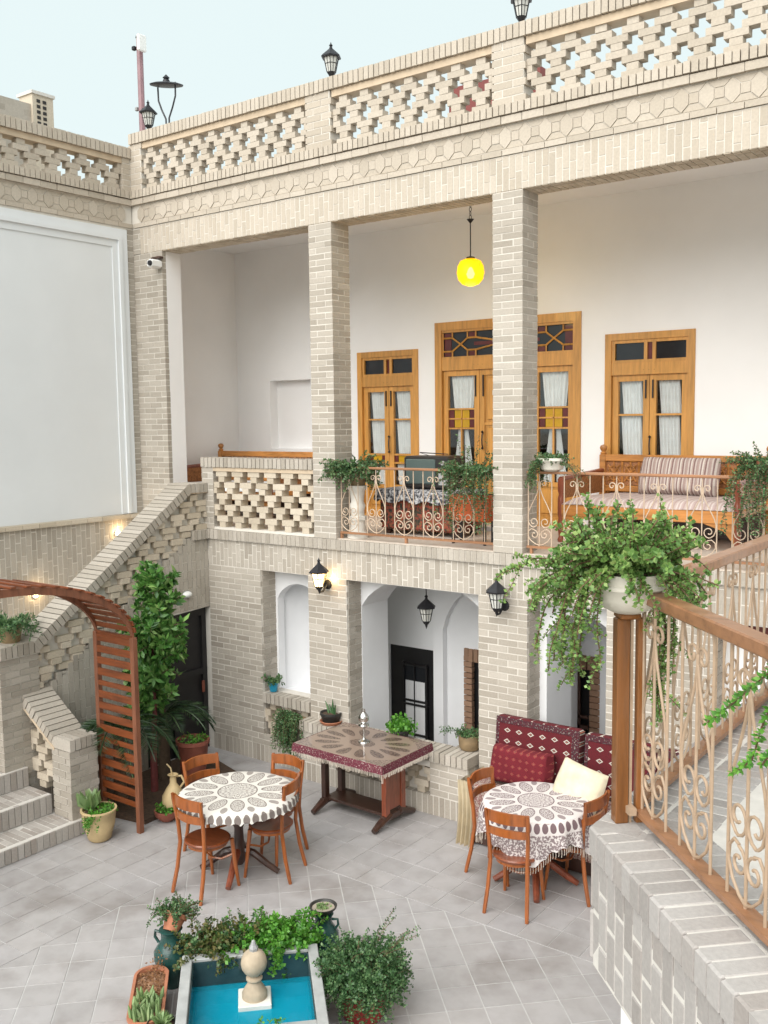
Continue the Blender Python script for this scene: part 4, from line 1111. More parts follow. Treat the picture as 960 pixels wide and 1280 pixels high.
# ---- large trailing plant on the newel post
def mk(o, lv, st):
    c = o+np.array((0, 0, .17))
    for i in range(210):
        a = RNG.random()*2*math.pi; d = (math.cos(a)*.85, math.sin(a)*.85, RNG.uniform(.4, 1.7)); p = trail(c+np.array((math.cos(a), math.sin(a), 0))*.08, d, RNG.uniform(.12, .33), .5, .016, .16)
        leafy(lv, p, .021, 4, wid=.75); st.tube(p[::3], .0028, 4, False)
    for i in range(70):
        a = RNG.random()*2*math.pi; d = (math.cos(a)*.8, math.sin(a)*.8, RNG.uniform(.0, .5)); p = trail(c+np.array((math.cos(a), math.sin(a), 0))*.11, d, RNG.uniform(.14, .34), 2.8, .016, .10)
        leafy(lv, p, .019, 4, wid=.75); st.tube(p[::3], .0028, 4, False)
    # long shoots reaching left and hanging down
    R0 = np.array(_r0); 
    for u, f_, L, dr in ((-1, .2, .62, .75), (-1, -.1, .66, .55), (-1, .0, .55, 1.5), (-.8, .3, .6, 2.3), (-.75, -.2, .62, 2.9), (-.6, -.3, .60, 3.4), (-.5, .2, .62, 4.2), (-.85, -.3, .5, .4), (-1, .1, .50, .15), (-.5, -.5, .58, 3.6), (.35, -.5, .75, 6.0), (.4, -.4, .72, 6.5), (.5, -.3, .6, 5.0), (.45, -.5, .68, 6.2), (-.65, 0, .6, 2.6), (-.55, -.15, .64, 3.9), (-.9, .1, .6, 1.1), (-.7, -.25, .66, 2.2)):
        d = R0*u+np.array((-.6, .8, 0))*f_+np.array((0, 0, .35)); L = L*(.66 if dr < 2 else .86); p = trail(c+R0*u*.1, d, L, dr*1.15, .014, .07)
        leafy(lv, p, .018, 4, wid=.75, start=2); st.tube(p[::3], .003, 4, False)
        for k in range(5):
            j = RNG.integers(4, len(p)-4); q = trail(p[j], p[j+1]-p[j]+RNG.normal(size=3)*.010, RNG.uniform(.08, .2), 2.0, .014, .12); leafy(lv, q, .016, 4, wid=.75); st.tube(q[::3], .002, 3, False)
potted('trailing_plant', 'large trailing jade plant in white bowl on top of the newel post', (8.41, -4.455, ZL+.868),
       [(.06, 0), (.10, .02), (.135, .06), (.15, .10), (.158, .105), (.158, .118), (.15, .125), (.155, .165), (.145, .165), (.13, .12)], M['pot_white'], (.14, .125, 28), mk, lm='leaf_trail')
# ---- shoot of a neighbouring plant at the right edge of the landing rail
def mk(o, lv, st):
    c = o+np.array((0, 0, .14)); L0 = -np.array(_r0)
    for i in range(60):
        a = RNG.random()*2*math.pi; p = trail(c, (math.cos(a), math.sin(a), RNG.uniform(.3, 1.2)), RNG.uniform(.08, .16), .6, .018, .15); leafy(lv, p, .022, 3, wid=.6); st.tube(p[::3], .003, 4, False)
    for u, L, dr, yy in ((.5, .30, 4.6, -.1),):
        p = trail(c+L0*.05, L0*u+np.array((.6, -.8, 0))*yy+np.array((0, 0, .12)), L, dr, .014, .05); leafy(lv, p, .019, 5, wid=.6, start=3); st.tube(p[::3], .003, 5, False)
_mk0 = mk
def mk(o, lv, st):
    _mk0(o, lv, st)
    for pts in ([(9.40, -5.28, 3.50), (9.32, -5.42, 3.46), (9.236, -5.336, 3.38), (9.137, -5.237, 3.279), (9.026, -5.126, 3.16), (8.908, -5.008, 3.044)],
                [(9.40, -5.28, 3.50), (9.30, -5.40, 3.42), (9.239, -5.339, 3.318), (9.156, -5.256, 3.168), (9.114, -5.214, 3.027), (9.029, -5.129, 2.938)],
                [(9.40, -5.28, 3.50), (9.34, -5.43, 3.35), (9.258, -5.358, 3.145), (9.19, -5.29, 3.09), (9.145, -5.245, 3.02)]):
        P = [np.array(q) for q in pts]; path = []
        for a_, b_ in zip(P, P[1:]):
            n_ = max(2, int(np.linalg.norm(b_-a_)/.010))
            path += [a_+(b_-a_)*k_/n_ for k_ in range(n_)]
        leafy(lv, path, .021, 4, wid=.55, out=.75); st.tube(path[::4], .0028, 5, False)
potted('trailing_plant', 'trailing jade shoots spilling over the diagonal landing handrail', (9.40, -5.28, 3.366),
       [(.06, 0), (.10, .02), (.12, .10), (.13, .12), (.12, .12)], M['pot_white'], (.10, .11, 20), mk, lm='leaf_fresh')
# ================================================================== PLANTS ON THE TERRACE
def mk(o, lv, st): bushy(lv, st, o+np.array((0, -.06, .14)), (.14, .12, .08), 230, .30, .024, .5, 1.4, 3, .8)
potted('railing_plant', 'round grey-green plant in pot on a white pedestal behind the railing', (3.36, .22, 3.33), tpot(.12, .16), M['pot_brown'], (.14, .1, 18), mk, lm='leaf_dark')
k = thing('pedestal', 'white carved stone pedestal under the round plant', 'pedestal', (3.36, .22, ZF))
MB().lathe([(.12, 0), (.12, .05), (.085, .07), (.075, .3), (.09, .36), (.07, .40), (.085, .52), (.11, .55), (.11, .58)], (3.36, .22, ZF), 16).build('shaft', M['stone_white'], k, True)
MB().lathe([(.10, 0), (.10, .04), (.07, .05), (.07, .052)], (3.36, .22, ZF+.2), 8).build('collar', M['stone_white'], k)
def mk(o, lv, st):
    bushy(lv, st, o+np.array((0, 0, .26)), (.20, .08, .05), 150, .28, .023, .6, 1.0, 3, .7)
    for i in range(46):
        x = RNG.uniform(-.2, .25); p = trail(o+np.array((x, -.08, .3)), (RNG.uniform(-.3, .6), -.6, RNG.uniform(.2, 1.0)), RNG.uniform(.3, .75), RNG.uniform(2.5, 5), .02, .08); leafy(lv, p, .02, 3, wid=.7); st.tube(p[::3], .002, 3, False)
    for i in range(4): p = trail(o+np.array((RNG.uniform(-.1, .2), 0, .3)), (RNG.uniform(-.4, .1), -.1, 1), RNG.uniform(.3, .42), .4, .02, .05); leafy(lv, p, .018, 2, wid=.6); st.tube(p[::3], .002, 3, False)
P = thing('trough_plant', 'leafy trailing plant in orange trough beside the television', 'plant', (4.72, .42, ZF)); lv = Leaves(); st = MB(); mk(np.array((4.86, .16, 3.22)), lv, st)
lv.build('foliage', M['leaf_dark'], P); st.build('stems', M['stem'], P)
q = MB(); q.bbox((4.72, .42, 3.13), (.46, .22, .27), .015); q.build('trough', M['pot_orange'], P); MB().bx(4.52, 4.92, .34, .50, 3.24, 3.272).build('soil', M['soil'], P)
for dx in (-.19, .19):
    for dy in (-.08, .08): MB().bx(4.72+dx-.012, 4.72+dx+.012, .42+dy-.012, .42+dy+.012, ZF, 3.0).build('trough_leg', M['black_iron'], P)
def mk(o, lv, st):
    bushy(lv, st, o+np.array((0, 0, .10)), (.09, .09, .03), 90, .13, .018, .5, 1.2, 3, .8)
    for i in range(40):
        a = RNG.uniform(2.2, 4.4); p = trail(o+np.array((math.cos(a)*.1, math.sin(a)*.1, .1)), (math.cos(a), math.sin(a), .4), RNG.uniform(.15, .38), 5, .016, .08); leafy(lv, p, .017, 3, wid=.8); st.tube(p[::3], .002, 3, False)
    for i in range(8): p = trail(o+np.array((.1, -.05, .08)), (1, RNG.uniform(-.4, 0), .0), RNG.uniform(.2, .45), 1.2, .018, .08); leafy(lv, p, .015, 2, wid=.6); st.tube(p[::3], .002, 3, False)
potted('railing_plant', 'small trailing plant in a white bowl on the railing beside the column', (5.80, .07, 3.546), [(.06, 0), (.10, .02), (.125, .09), (.14, .10), (.14, .125), (.12, .125)], M['pot_white'], (.10, .11, 20), mk, lm='leaf_dark')
def mk(o, lv, st):
    bushy(lv, st, o+np.array((0, 0, .1)), (.12, .08, .03), 90, .26, .02, .5, 1.5, 3, .7)
    for i in range(40): p = trail(o+np.array((RNG.uniform(-.15, .2), -.05, .08)), (RNG.uniform(-1, .3), -.4, .2), RNG.uniform(.3, .75), 3.5, .018, .08); leafy(lv, p, .019, 3, wid=.7); st.tube(p[::3], .002, 3, False)
potted('railing_plant', 'bushy trailing plant on the railing beside the daybed armrest', (7.72, .07, 3.546), tpot(.11, .13), M['terracotta'], (.11, .09, 18), mk, lm='leaf_dark')
# ================================================================== TERRACE FURNITURE
TV = thing('television', 'old black television set with small antenna on the patterned chest', 'television', (3.86, .92, 3.27))
MB().bbox((3.90, .95, 3.455), (.60, .36, .36), .02).build('cabinet', M['tv_body'], TV)
MB().bbox((3.83, .768, 3.465), (.40, .02, .28), .012).build('screen', M['tv_screen'], TV)
for z in (3.56, 3.50): MB().lathe([(.028, 0), (.022, .02), (.001, .022)], (4.13, .77, z), 14, rot=rotm(R(90))).build('knob', M['plastic_grey'], TV, True)
MB().bx(4.07, 4.19, .766, .771, 3.32, 3.45).build('speaker_grille', M['plastic_grey'], TV)
MB().tube([(3.80, .98, 3.635), (3.72, .92, 3.67), (4.1, .92, 3.655)], .006, 5).build('antenna', M['black_iron'], TV)
CH = thing('chest', 'chest draped with black and white patterned cloth under the television', 'chest', (3.86, .92, ZF))
MB().bbox((3.86, .92, 2.99), (1.06, .50, .36), .02).build('body', M['floral'], CH)
g = []
for i, (d, z) in enumerate(((0, 3.262), (.0, 3.265), (.03, 3.255), (.04, 3.20), (.055, 3.13))):
    row = []
    for s in np.linspace(0, 2*math.pi, 73)[:-1]:
        c_, s_ = math.cos(s), math.sin(s); m = max(abs(c_), abs(s_)); w_ = .02*math.sin(s*13)*(z < 3.18)
        k_ = 0.0 if i == 0 else 1.0
        row.append((3.86+(c_/m*.545+c_*d)*k_, .92+(s_/m*.262+s_*d)*k_, z+w_))
    g.append(row)
MB().sheet(g, True).build('cloth', M['chest_cloth'], CH, True)
q = MB()
for dx in (-.45, .45):
    for dy in (-.18, .18): MB().bx(3.86+dx-.03, 3.86+dx+.03, .92+dy-.03, .92+dy+.03, ZF, 2.83).build('foot', M['dark_wood'], CH)
def carved(parent, x0, x1, y0, y1, z0, z1, along='x', n=6):
    """pierced carved panel: frame, posts and diagonal fretwork"""
    f = MB(); t = .03; L = (x1-x0) if along == 'x' else (y1-y0)
    def P(u, z): return (x0+u, (y0+y1)/2, z) if along == 'x' else ((x0+x1)/2, y0+u, z)
    for i in range(n):
        a, b = i*L/n, (i+1)*L/n; m = (a+b)/2; zc = (z0+z1)/2; h2 = (z1-z0)/2
        for k in range(8):
            th = k*math.pi/4; f.tube([P(m, zc), P(m+math.cos(th)*(b-a)*.5, zc+math.sin(th)*h2)], .010, 4)
        f.tube([P(m+math.cos(t_)*(b-a)*.3, zc+math.sin(t_)*h2*.62) for t_ in np.linspace(0, 2*math.pi, 13)], .009, 4, False); f.tube([P(b, z0), P(b, z1)], .014, 4)
    f.build('fretwork', M['takht_wood'], parent)
    (MB().bx(x0, x1, y1-.008, y1+.004, z0, z1) if along == 'x' else MB().bx(x1-.004, x1+.008, y0, y1, z0, z1)).build('panel', M['carved_wood'], parent)
def finial(x, y, z): return MB().lathe([(.03, 0), (.038, .015), (.02, .03), (.035, .05), (.042, .072), (.032, .097), (.001, .108)], (x, y, z), 14)
def daybed(label, x0, x1, y0, y1, z, mat_m, arms=True):
    Tk = thing('daybed', label, 'daybed', ((x0+x1)/2, (y0+y1)/2, z)); W = M['takht_wood']; zs = z+.43
    for x in (x0+.03, x1-.03):
        MB().bbox((x, y1-.03, z+.44), (.07, .07, .88), .008).build('back_post', W, Tk); finial(x, y1-.03, z+.88).build('finial', M['takht_wood'], Tk, True)
        MB().lathe([(.028, 0), (.036, .03), (.022, .06), (.030, .12), (.036, .20), (.024, .25), (.034, .29), (.034, .46), (.022, .50), (.034, .54), (.034, .66), (.001, .67)], (x, y0+.03, z), 12).build('front_post', M['red_wood'], Tk, True)
    MB().bbox(((x0+x1)/2, (y0+y1)/2, zs-.06), (x1-x0, y1-y0-.01, .06), .008).build('seat_board', W, Tk)
    MB().bbox(((x0+x1)/2, y0+.02, zs-.09), (x1-x0-.06, .035, .12), .006).build('front_rail', W, Tk)
    MB().bbox(((x0+x1)/2, y1-.03, z+.84), (x1-x0, .05, .075), .008).build('top_rail', W, Tk)
    MB().bbox(((x0+x1)/2, y1-.03, z+.50), (x1-x0, .04, .07), .008).build('back_rail', W, Tk)
    carved(Tk, x0+.06, x1-.06, y1-.05, y1-.02, z+.54, z+.80, n=9)
    if arms:
        for x in (x0+.03, x1-.03):
            g = MB(); g.tube([(x, y0+.02, z+.66), (x, y1-.05, z+.70)], .028, 8); g.build('arm_rail', M['red_wood'], Tk, True)
            carved(Tk, x-.012, x+.012, y0+.06, y1-.06, z+.46, z+.66, along='y', n=4)
    for x, sx in ((x0+.05, 1), (x1-.05, -1)):
        MB().prism([(x, zs-.10), (x+sx*.34, zs-.10), (x+sx*.30, zs-.15), (x+sx*.1, zs-.22), (x, zs-.34)], 'y', y0+.012, y0+.03).build('apron', W, Tk)
    MB().bx(x0+.05, x1-.05, y1-.2, y1-.16, z+.02, zs-.09).build('back_board', M['dark_wood'], Tk)
    gr = [[(x0+.05+(x1-x0-.1)*s, y0+.0+(y1-y0-.06)*t, zs-.03+.075*(1-(abs(2*s-1))**14)*(1-(abs(2*t-1))**10)+.006*math.sin(9*s+5*t)) for s in np.linspace(0, 1, 41)] for t in np.linspace(0, 1, 21)]
    MB().sheet(gr).build('mattress', mat_m, Tk, True); return Tk, zs
DB, zs = daybed('carved wooden daybed with striped mattress on the terrace', 5.40, 7.26, .98, 2.10, ZF, M['stripes_flat'])
daybed('carved wooden daybed behind the pierced brick balustrade', -.32, 1.6, .7, 1.72, ZF, M['fabric_white'])
def cushion(name, label, cat, c, d, rot, mat, parent=None, pw=2.6, n=22, trim=None):
    """pillow shape: width (x) , thickness (y), height (z) in local frame"""
    R3 = rotm(*rot); mb = MB()
    for sgn in (-1, 1):
        g = []
        for i in range(n+1):
            row = []
            for j in range(n+1):
                u, v = 2*i/n-1, 2*j/n-1; th = (max(0, 1-abs(u)**pw)*max(0, 1-abs(v)**pw))**.42
                pin = 1-.05*(abs(u)*abs(v))**.5*0+.0; edge = 1-.045*(1-abs(u)**2)*(abs(v) > .99)-.0
                p = np.array((u*d[0]/2*(1-.05*(1-v*v)*abs(u)**4*-1-.05), sgn*th*d[1]/2+.004*math.sin(7*u+4*v), v*d[2]/2*(1-.05*(1-u*u)*1.0)))
                row.append(R3 @ p)
            g.append(row)
        mb.sheet(g)
    o = mb.build(name, mat, None, True); o.location = c; return tag(o, label, cat)
bo = cushion('bolster', 'striped mauve bolster cushion leaning on the daybed back', 'cushion', (6.38, 1.82, zs+.23), (.86, .26, .42), (R(-20), 0, R(0)), M['stripes'], pw=6)
# ================================================================== LAMPS
GL = thing('pendant_lamp', 'glowing yellow globe pendant lamp hanging in the terrace', 'lamp', (4.35, 1.0, 5.47))
MB().lathe([(.03, .0), (.09, .02), (.135, .07), (.15, .14), (.14, .21), (.11, .265), (.05, .29), (.03, .292)], (4.35, 1.0, 5.475), 28).build('globe', M['lamp_yellow'], GL, True); MB().lathe([(.001, -.05), (.03, -.04), (.045, 0), (.03, .04), (.015, .07), (.001, .075)], (4.35, 1.0, 5.60), 16).build('bulb', M['bulb'], GL, True)
MB().lathe([(.05, 0), (.045, .015), (.01, .025)], (4.35, 1.0, 5.765), 16).build('cap', M['black_iron'], GL, True)
MB().tube([(4.35, 1.0, 5.78), (4.35, 1.0, 6.16)], .006, 6).build('rod', M['black_iron'], GL)
MB().lathe([(.008, 0), (.04, .04), (.008, .045)], (4.35, 1.0, 6.14), 12).build('canopy', M['black_iron'], GL, True)
l_ = bpy.data.lights.new('glow', 'POINT'); l_.energy = 5; l_.color = (1, .72, .25); l_.shadow_soft_size = .15; o = bpy.data.objects.new('glow', l_); COL.objects.link(o); o.parent = GL; o.location = (0, 0, -.08)
q = MB()
for i in range(7):
    z = 6.20+i*.042; a = (i % 2)*math.pi/2; q.tube([(4.35+.014*math.cos(t)*math.cos(a), 1.0+.014*math.cos(t)*math.sin(a), z+.024*math.sin(t)) for t in np.linspace(0, 2*math.pi, 9)], .004, 4, False)
q.build('chain', M['black_iron'], GL)
def lantern(T_, c, s, lit=None, glass='lantern_glass', n=6):
    """six-sided tapering lantern body; c = bottom centre"""
    x, y, z = c
    MB().lathe([(.03*s, 0), (.05*s, .03*s), (.055*s, .04*s)], c, n).build('base_cup', M['black_iron'], T_)
    MB().lathe([(.052*s, .04*s), (.088*s, .20*s)], c, n).build('glass', M[lit or glass], T_)
    q = MB()
    for k in range(n):
        a = 2*math.pi*k/n; q.tube([(x+.054*s*math.cos(a), y+.054*s*math.sin(a), z+.04*s), (x+.092*s*math.cos(a), y+.092*s*math.sin(a), z+.205*s)], .006*s, 4)
        b = a+math.pi/n; q.tube([(x+.05*s*math.cos(b), y+.05*s*math.sin(b), z+.04*s), (x+.082*s*math.cos(b), y+.082*s*math.sin(b), z+.20*s)], .003*s, 4)
    q.tube([(x+.075*s*math.cos(t), y+.075*s*math.sin(t), z+.13*s) for t in np.linspace(0, 2*math.pi, n+1)], .004*s, 4, False)
    q.build('cage', M['black_iron'], T_)
    MB().lathe([(.118*s, .195*s), (.122*s, .21*s), (.085*s, .245*s), (.05*s, .275*s), (.022*s, .30*s), (.014*s, .325*s), (.024*s, .335*s), (.01*s, .35*s), (.001, .375*s)], c, n).build('roof', M['black_iron'], T_)
for x, y, lab in ((.27, .09, 'black roof lantern on the parapet corner beside the tall pole'), (3.20, .09, 'black roof lantern on the parapet above the first column'), (5.46, .09, 'black roof lantern on the parapet above the second column')):
    t = thing('roof_lantern', lab, 'lantern', (x, y, ZC1), group='lanterns along the roof parapet')
    MB().lathe([(.05, -.01), (.04, .01), (.02, .03), (.02, .06)], (x, y, ZC1), 10).build('stem', M['black_iron'], t, True); lantern(t, (x, y, ZC1+.045), .92)
for x, lit, lab in ((3.10, 'lamp_warm', 'lit wall lantern on the pier right of the arched niche'), (5.33, None, 'unlit black wall lantern on the pier above the red cushions')):
    t = thing('wall_lantern', lab, 'lantern', (x, 0, 2.2)); y = -.15
    MB().lathe([(.055, 0), (.05, .02), (.02, .03)], (x, .0, 2.235), 12, rot=rotm(R(90))).build('wall_plate', M['black_iron'], t, True)
    q = MB(); q.tube([(x, -.02, 2.235), (x, -.09, 2.17), (x, -.14, 2.17), (x, y, 2.215)], .012, 6); q.tube([(x, -.03, 2.26), (x, -.08, 2.30), (x, -.09, 2.24)], .008, 6); q.lathe([(.001, -.06), (.014, -.03), (.02, 0)], (x, y, 2.21), 8); q.build('arm', M['black_iron'], t, True)
    lantern(t, (x, y, 2.20), .95, lit)
    if lit:
        l_ = bpy.data.lights.new('glow', 'POINT'); l_.energy = .9; l_.color = (1, .68, .30); l_.shadow_soft_size = .05; o = bpy.data.objects.new('glow', l_); COL.objects.link(o); o.parent = t; o.location = (.075, -.045, .12)
t = thing('hanging_lantern', 'black lantern hanging inside the arcade opening', 'lantern', (4.04, .55, 1.74)); lantern(t, (4.04, .55, 1.80), .92)
q = MB(); q.tube([(4.04, .55, 2.12), (4.04, .55, 2.36)], .006, 5); q.lathe([(.001, -.06), (.012, -.03), (.02, 0)], (4.04, .55, 1.805), 8); q.build('chain', M['black_iron'], t)
# roof pole with floodlight, disc lamp
t = thing('roof_pole', 'tall slim painted pole with a small floodlight on the roof corner', 'pole', (-.16, .35, 6.82))
MB().tube([(-.16, .35, 6.8), (-.16, .35, 8.93)], .04, 8).build('shaft', M['pole_pink'], t, True); MB().lathe([(.05, 0), (.04, .03), (.001, .06)], (-.16, .35, 8.92), 8).build('cap', M['black_iron'], t)
MB().bbox((-.06, .30, 8.82), (.05, .12, .20), .01).build('floodlight', M['plastic_white'], t); MB().box((-.11, .33, 8.86), (.1, .02, .02)).build('bracket', M['plastic_grey'], t); MB().bbox((-.23, .32, 8.80), (.05, .05, .05), .008).build('camera_box', M['black_iron'], t); MB().bbox((-.22, .32, 8.05), (.04, .04, .05), .008).build('junction_box', M['plastic_grey'], t)
t = thing('disc_lamp', 'dark disc-shaped roof lamp on two curved iron arms', 'lamp', (.47, .22, 7.62))
MB().lathe([(.15, -.02), (.20, -.01), (.205, .005), (.15, .022), (.05, .03), (.03, .07), (.045, .08), (.001, .12)], (.47, .22, 8.18), 24, rot=rotm(R(8), R(8))).build('disc', M['black_iron'], t, True)
for s in (-1, 1): MB().tube([(.47+s*.02, .22, 7.5), (.47+s*.03, .22, 7.78), (.47+s*.10, .22, 7.90), (.47+s*.155, .22, 8.02), (.47+s*.16, .22, 8.18)], .011, 6).build('arm', M['black_iron'], t, True)
t = thing('security_camera', 'small white security camera on the corner pilaster below the beam', 'camera', (.5, -.04, 5.98))
MB().bbox((.50, -.09, 5.98), (.10, .17, .10), .02).build('housing', M['plastic_white'], t); MB().lathe([(.035, 0), (.03, .02), (.001, .021)], (.52, -.175, 5.98), 14, rot=rotm(R(90))).build('lens', M['black_iron'], t, True); MB().bbox((.48, -.03, 6.06), (.16, .07, .03), .008).build('hood', M['dark_wood'], t)
t = thing('bulkhead_lamp', 'white oval bulkhead lamp above the black stair door', 'lamp', (1.2, -.37, 1.99)); MB().lathe([(.07, -.02), (.07, .0), (.06, .035), (.03, .055), (.001, .06)], (1.2, -.37, 1.99), 20, rot=rotm(0, R(90)), sx=.6).build('cover', M['plastic_white'], t, True)
MB().lathe([(.076, -.005), (.076, .008), (.001, .009)], (1.198, -.37, 1.99), 20, rot=rotm(0, R(90)), sx=.62).build('back_plate', M['plastic_grey'], t)
def glow(c, e, col, r, parent):
    l_ = bpy.data.lights.new('glow', 'POINT'); l_.energy = e; l_.color = col; l_.shadow_soft_size = r; o = bpy.data.objects.new('glow', l_); COL.objects.link(o); o.location = np.array(c)-np.array(org(parent)); o.parent = parent
for y, z, lb_ in ((-.42, 2.66, 'small glowing step light on the brick dado below the white panel edge'), (-1.62, 2.06, 'small glowing step light on the brick dado above the arbor arch'), (-2.05, 1.42, 'small glowing step light on the brick dado behind the tall stair post')):
    t = thing('step_light', lb_, 'lamp', (0, y, z), group='step lights along the stair dado'); glow((.07, y, z+.03), 1.0, (1, .72, .38), .02, t)
    MB().lathe([(.03, 0), (.028, .02), (.001, .022)], (0, y, z), 12, rot=rotm(0, R(90))).build('lens', M['lamp_spot'], t, True); MB().lathe([(.045, -.002), (.045, .012), (.032, .014)], (0, y, z), 12, rot=rotm(0, R(90))).build('ring', M['plastic_grey'], t)
t = thing('wall_socket', 'small grey box on the terrace wall beside the second column', 'switch box', (4.40, 2.19, 5.13)); MB().bbox((4.44, 2.18, 5.42), (.09, .06, .07), .008).build('box', M['plastic_grey'], t)
# ================================================================== ROOFTOPS BEHIND
t = thing('neighbour_building', 'plain brick neighbouring building with chimney behind the left parapet', 'building', (-3, -1, 6.5))
w_ = MB().bx(-2.4, -1.5, -6, -.12, 6.0, 8.20).build('wall', M['brick'], t); B = Bricks(w_, M['brick'], limit=60); courses(B, 'x', -3.2, -.12, 7.6, 8.2, -1.5, ch=.09, L=.26); B.flush()
q = MB().bx(-1.75, -1.46, -.36, -.05, 7.2, 8.33).build('chimney', M['brick_buff'], t); MB().bx(-1.78, -1.44, -.38, -.03, 8.33, 8.37).build('chimney_cap', M['mortar_step'], q)
q2 = MB()
for i in range(5):
    for j in range(2): q2.bx(-1.462, -1.452, -.30+j*.09, -.25+j*.09, 7.95+i*.07, 7.99+i*.07)
q2.build('vent_patch', M['shade_dark'], q)  # dark blocks on the chimney face, shade of vent openings put into colour
t = thing('rooftop_shed', 'white rooftop shed with dark red eaves behind the pierced parapet', 'shed', (6, 3.5, 6.82)); MB().bx(1.5, 9, 3.0, 5.0, 6.82, 7.95).build('wall', M['plaster'], t); MB().bx(3.0, 4.3, 2.7, 2.98, 7.45, 8.25).build('eaves', M['red_paint'], t)
# ================================================================== CHAIRS AND TABLES
def make_chair(label, loc, ang, group):
    t = thing('bentwood_chair', label, 'chair', loc, ang, group, local=True); W = M['chair_wood']
    for s in (-1, 1):
        MB().tube([(s*.155, .135, .44), (s*.16, .155, .25), (s*.175, .185, .0)], [.019, .018, .014], 8).build('leg', W, t, True)
        path = [(s*.185, -.255, .0), (s*.170, -.205, .22), (s*.160, -.175, .44), (s*.168, -.185, .62), (s*.182, -.225, .88)]
        P = [np.array(p) for p in path]; pts = []
        for i in range(len(P)-1):
            for k in np.linspace(0, 1, 5)[:-1]: pts.append(P[i]*(1-k)+P[i+1]*k)
        pts.append(P[-1]); MB().tube(pts, [.015]+[.018]*(len(pts)-2)+[.014], 8).build('back_leg', W, t, True)
    MB().lathe([(.19, -.02), (.200, -.008), (.202, .0), (.19, .010), (.16, .006), (.001, .003)], (0, -.005, .452), 32, sy=.98).build('seat', M['seat_wood'], t, True)
    MB().lathe([(.165, -.05), (.172, -.05), (.172, -.02), (.165, -.02)], (0, -.005, .452), 28).build('seat_ring', W, t, True)
    for z, h_ in ((.83, .085), (.70, .055)):
        g0 = []; yb = -.215+(.88-z)*.14
        for zz, th in ((-h_/2, 0), (-h_/2, 1), (h_/2, 1), (h_/2, 0), (-h_/2, 0)):
            g0.append([(x, yb-.055*(1-(x/.19)**2)+.018*th, z+zz+(.012*(1-(x/.19)**2) if zz > 0 else 0)) for x in np.linspace(-.182, .182, 15)])
        MB().sheet(g0).build('back_slat', W, t, True)
    q = MB(); q.tube([(.155, .135, .30), (.10, .06, .27), (0, .03, .265), (-.10, .06, .27), (-.155, .135, .30)], .010, 6); q.build('stretcher', W, t, True)
    return t
def face(dx, dy): return math.atan2(dy, dx)-math.pi/2
g1 = 'bentwood chairs at the paisley tables'
make_chair('bentwood chair with its back to the pool, at the scalloped paisley table', (3.84, -2.56, 0), face(.05, 1), g1)
make_chair('bentwood chair at the scalloped paisley table, side nearest the long table', (4.075, -2.02, 0), face(-.94, -.34), g1)
make_chair('bentwood chair at the scalloped paisley table, side nearest the clay jug', (3.40, -2.07, 0), face(.97, -.2), g1)
make_chair('bentwood chair at the scalloped paisley table, side nearest the hanging vine', (3.87, -1.76, 0), face(0.05, -1), g1)
make_chair('bentwood chair at the fringed table, side opposite the red cushions', (6.165, -1.28, 0), face(-.14, 1), g1)
make_chair('bentwood chair at the fringed table, side nearest the low brick wall', (5.78, -.86, 0), face(1, -.06), g1)
make_chair('bentwood chair at the fringed table, side nearest the white landing wall', (6.44, -.76, 0), face(-1, .1), g1)
def ctable(label, c, wood):
    t = thing('round_table', label, 'table', c, local=True, rotz=0); t.location = c; ORG[t.name] = (0, 0, 0)
    MB().lathe([(.44, .715), (.46, .72), (.46, .738), (.44, .742)], (0, 0, 0), 36).build('table_top', M[wood], t, True)
    MB().lathe([(.035, .08), (.06, .12), (.075, .20), (.045, .30), (.04, .42), (.075, .50), (.085, .56), (.05, .62), (.10, .70), (.12, .715)], (0, 0, 0), 20).build('pedestal', M[wood], t, True)
    for k in range(4):
        a = k*math.pi/2+.5; MB().tube([(.03*math.cos(a), .03*math.sin(a), .22), (.13*math.cos(a), .13*math.sin(a), .19), (.26*math.cos(a), .26*math.sin(a), .09), (.36*math.cos(a), .36*math.sin(a), .025)], [.035, .035, .03, .025], 8).build('foot', M['red_wood'] if k % 2 else M[wood], t, True)
    return t
def cloth(label, c, R_, drop, mat, scal, side=None):
    g = [[(0.001*math.cos(a), .001*math.sin(a), 0) for a in np.linspace(0, 2*math.pi, 145)[:-1]]]
    for r in (.25, .5, .75, .92): g.append([(R_*r*math.cos(a), R_*r*math.sin(a), .0015*math.sin(5*a+r*9)) for a in np.linspace(0, 2*math.pi, 145)[:-1]])
    for k, t in enumerate((.0, .06, .2, .4, .6, .8, 1.0)):
        row = []
        for a in np.linspace(0, 2*math.pi, 145)[:-1]:
            D_ = drop(a); w_ = .022*t*math.sin(a*16+math.sin(a*3))*(D_ > .15)+.006*math.sin(a*40)*t; rr = R_*.985+.022*min(1, t*6)+w_+.02*t
            z = -.012-D_*t+(scal*abs(math.sin(a*17))*t if t == 1.0 else 0); row.append((rr*math.cos(a), rr*math.sin(a), z))
        g.append(row)
    o = MB().sheet(g, True).build('tablecloth', mat, None, True, fixn=True); o.location = c; tag(o, label, 'tablecloth'); return o
ctable('round dark pedestal table with four chairs, beside the clay jug', (3.85, -2.2, 0), 'dark_wood')
cloth('white paisley tablecloth with short scalloped dark edge', (3.85, -2.2, .757), .515, lambda a: .085, M['cloth1'], .025)
ctable('round wooden table with three chairs in front of the red cushions', (6.13, -.87, 0), 'red_wood')
cl2 = cloth('white paisley tablecloth hanging long with a dark fringe', (6.13, -.87, .757), .462, lambda a: .30+.09*math.sin(a*4+.6), M['cloth2'], .02)
fr = MB()
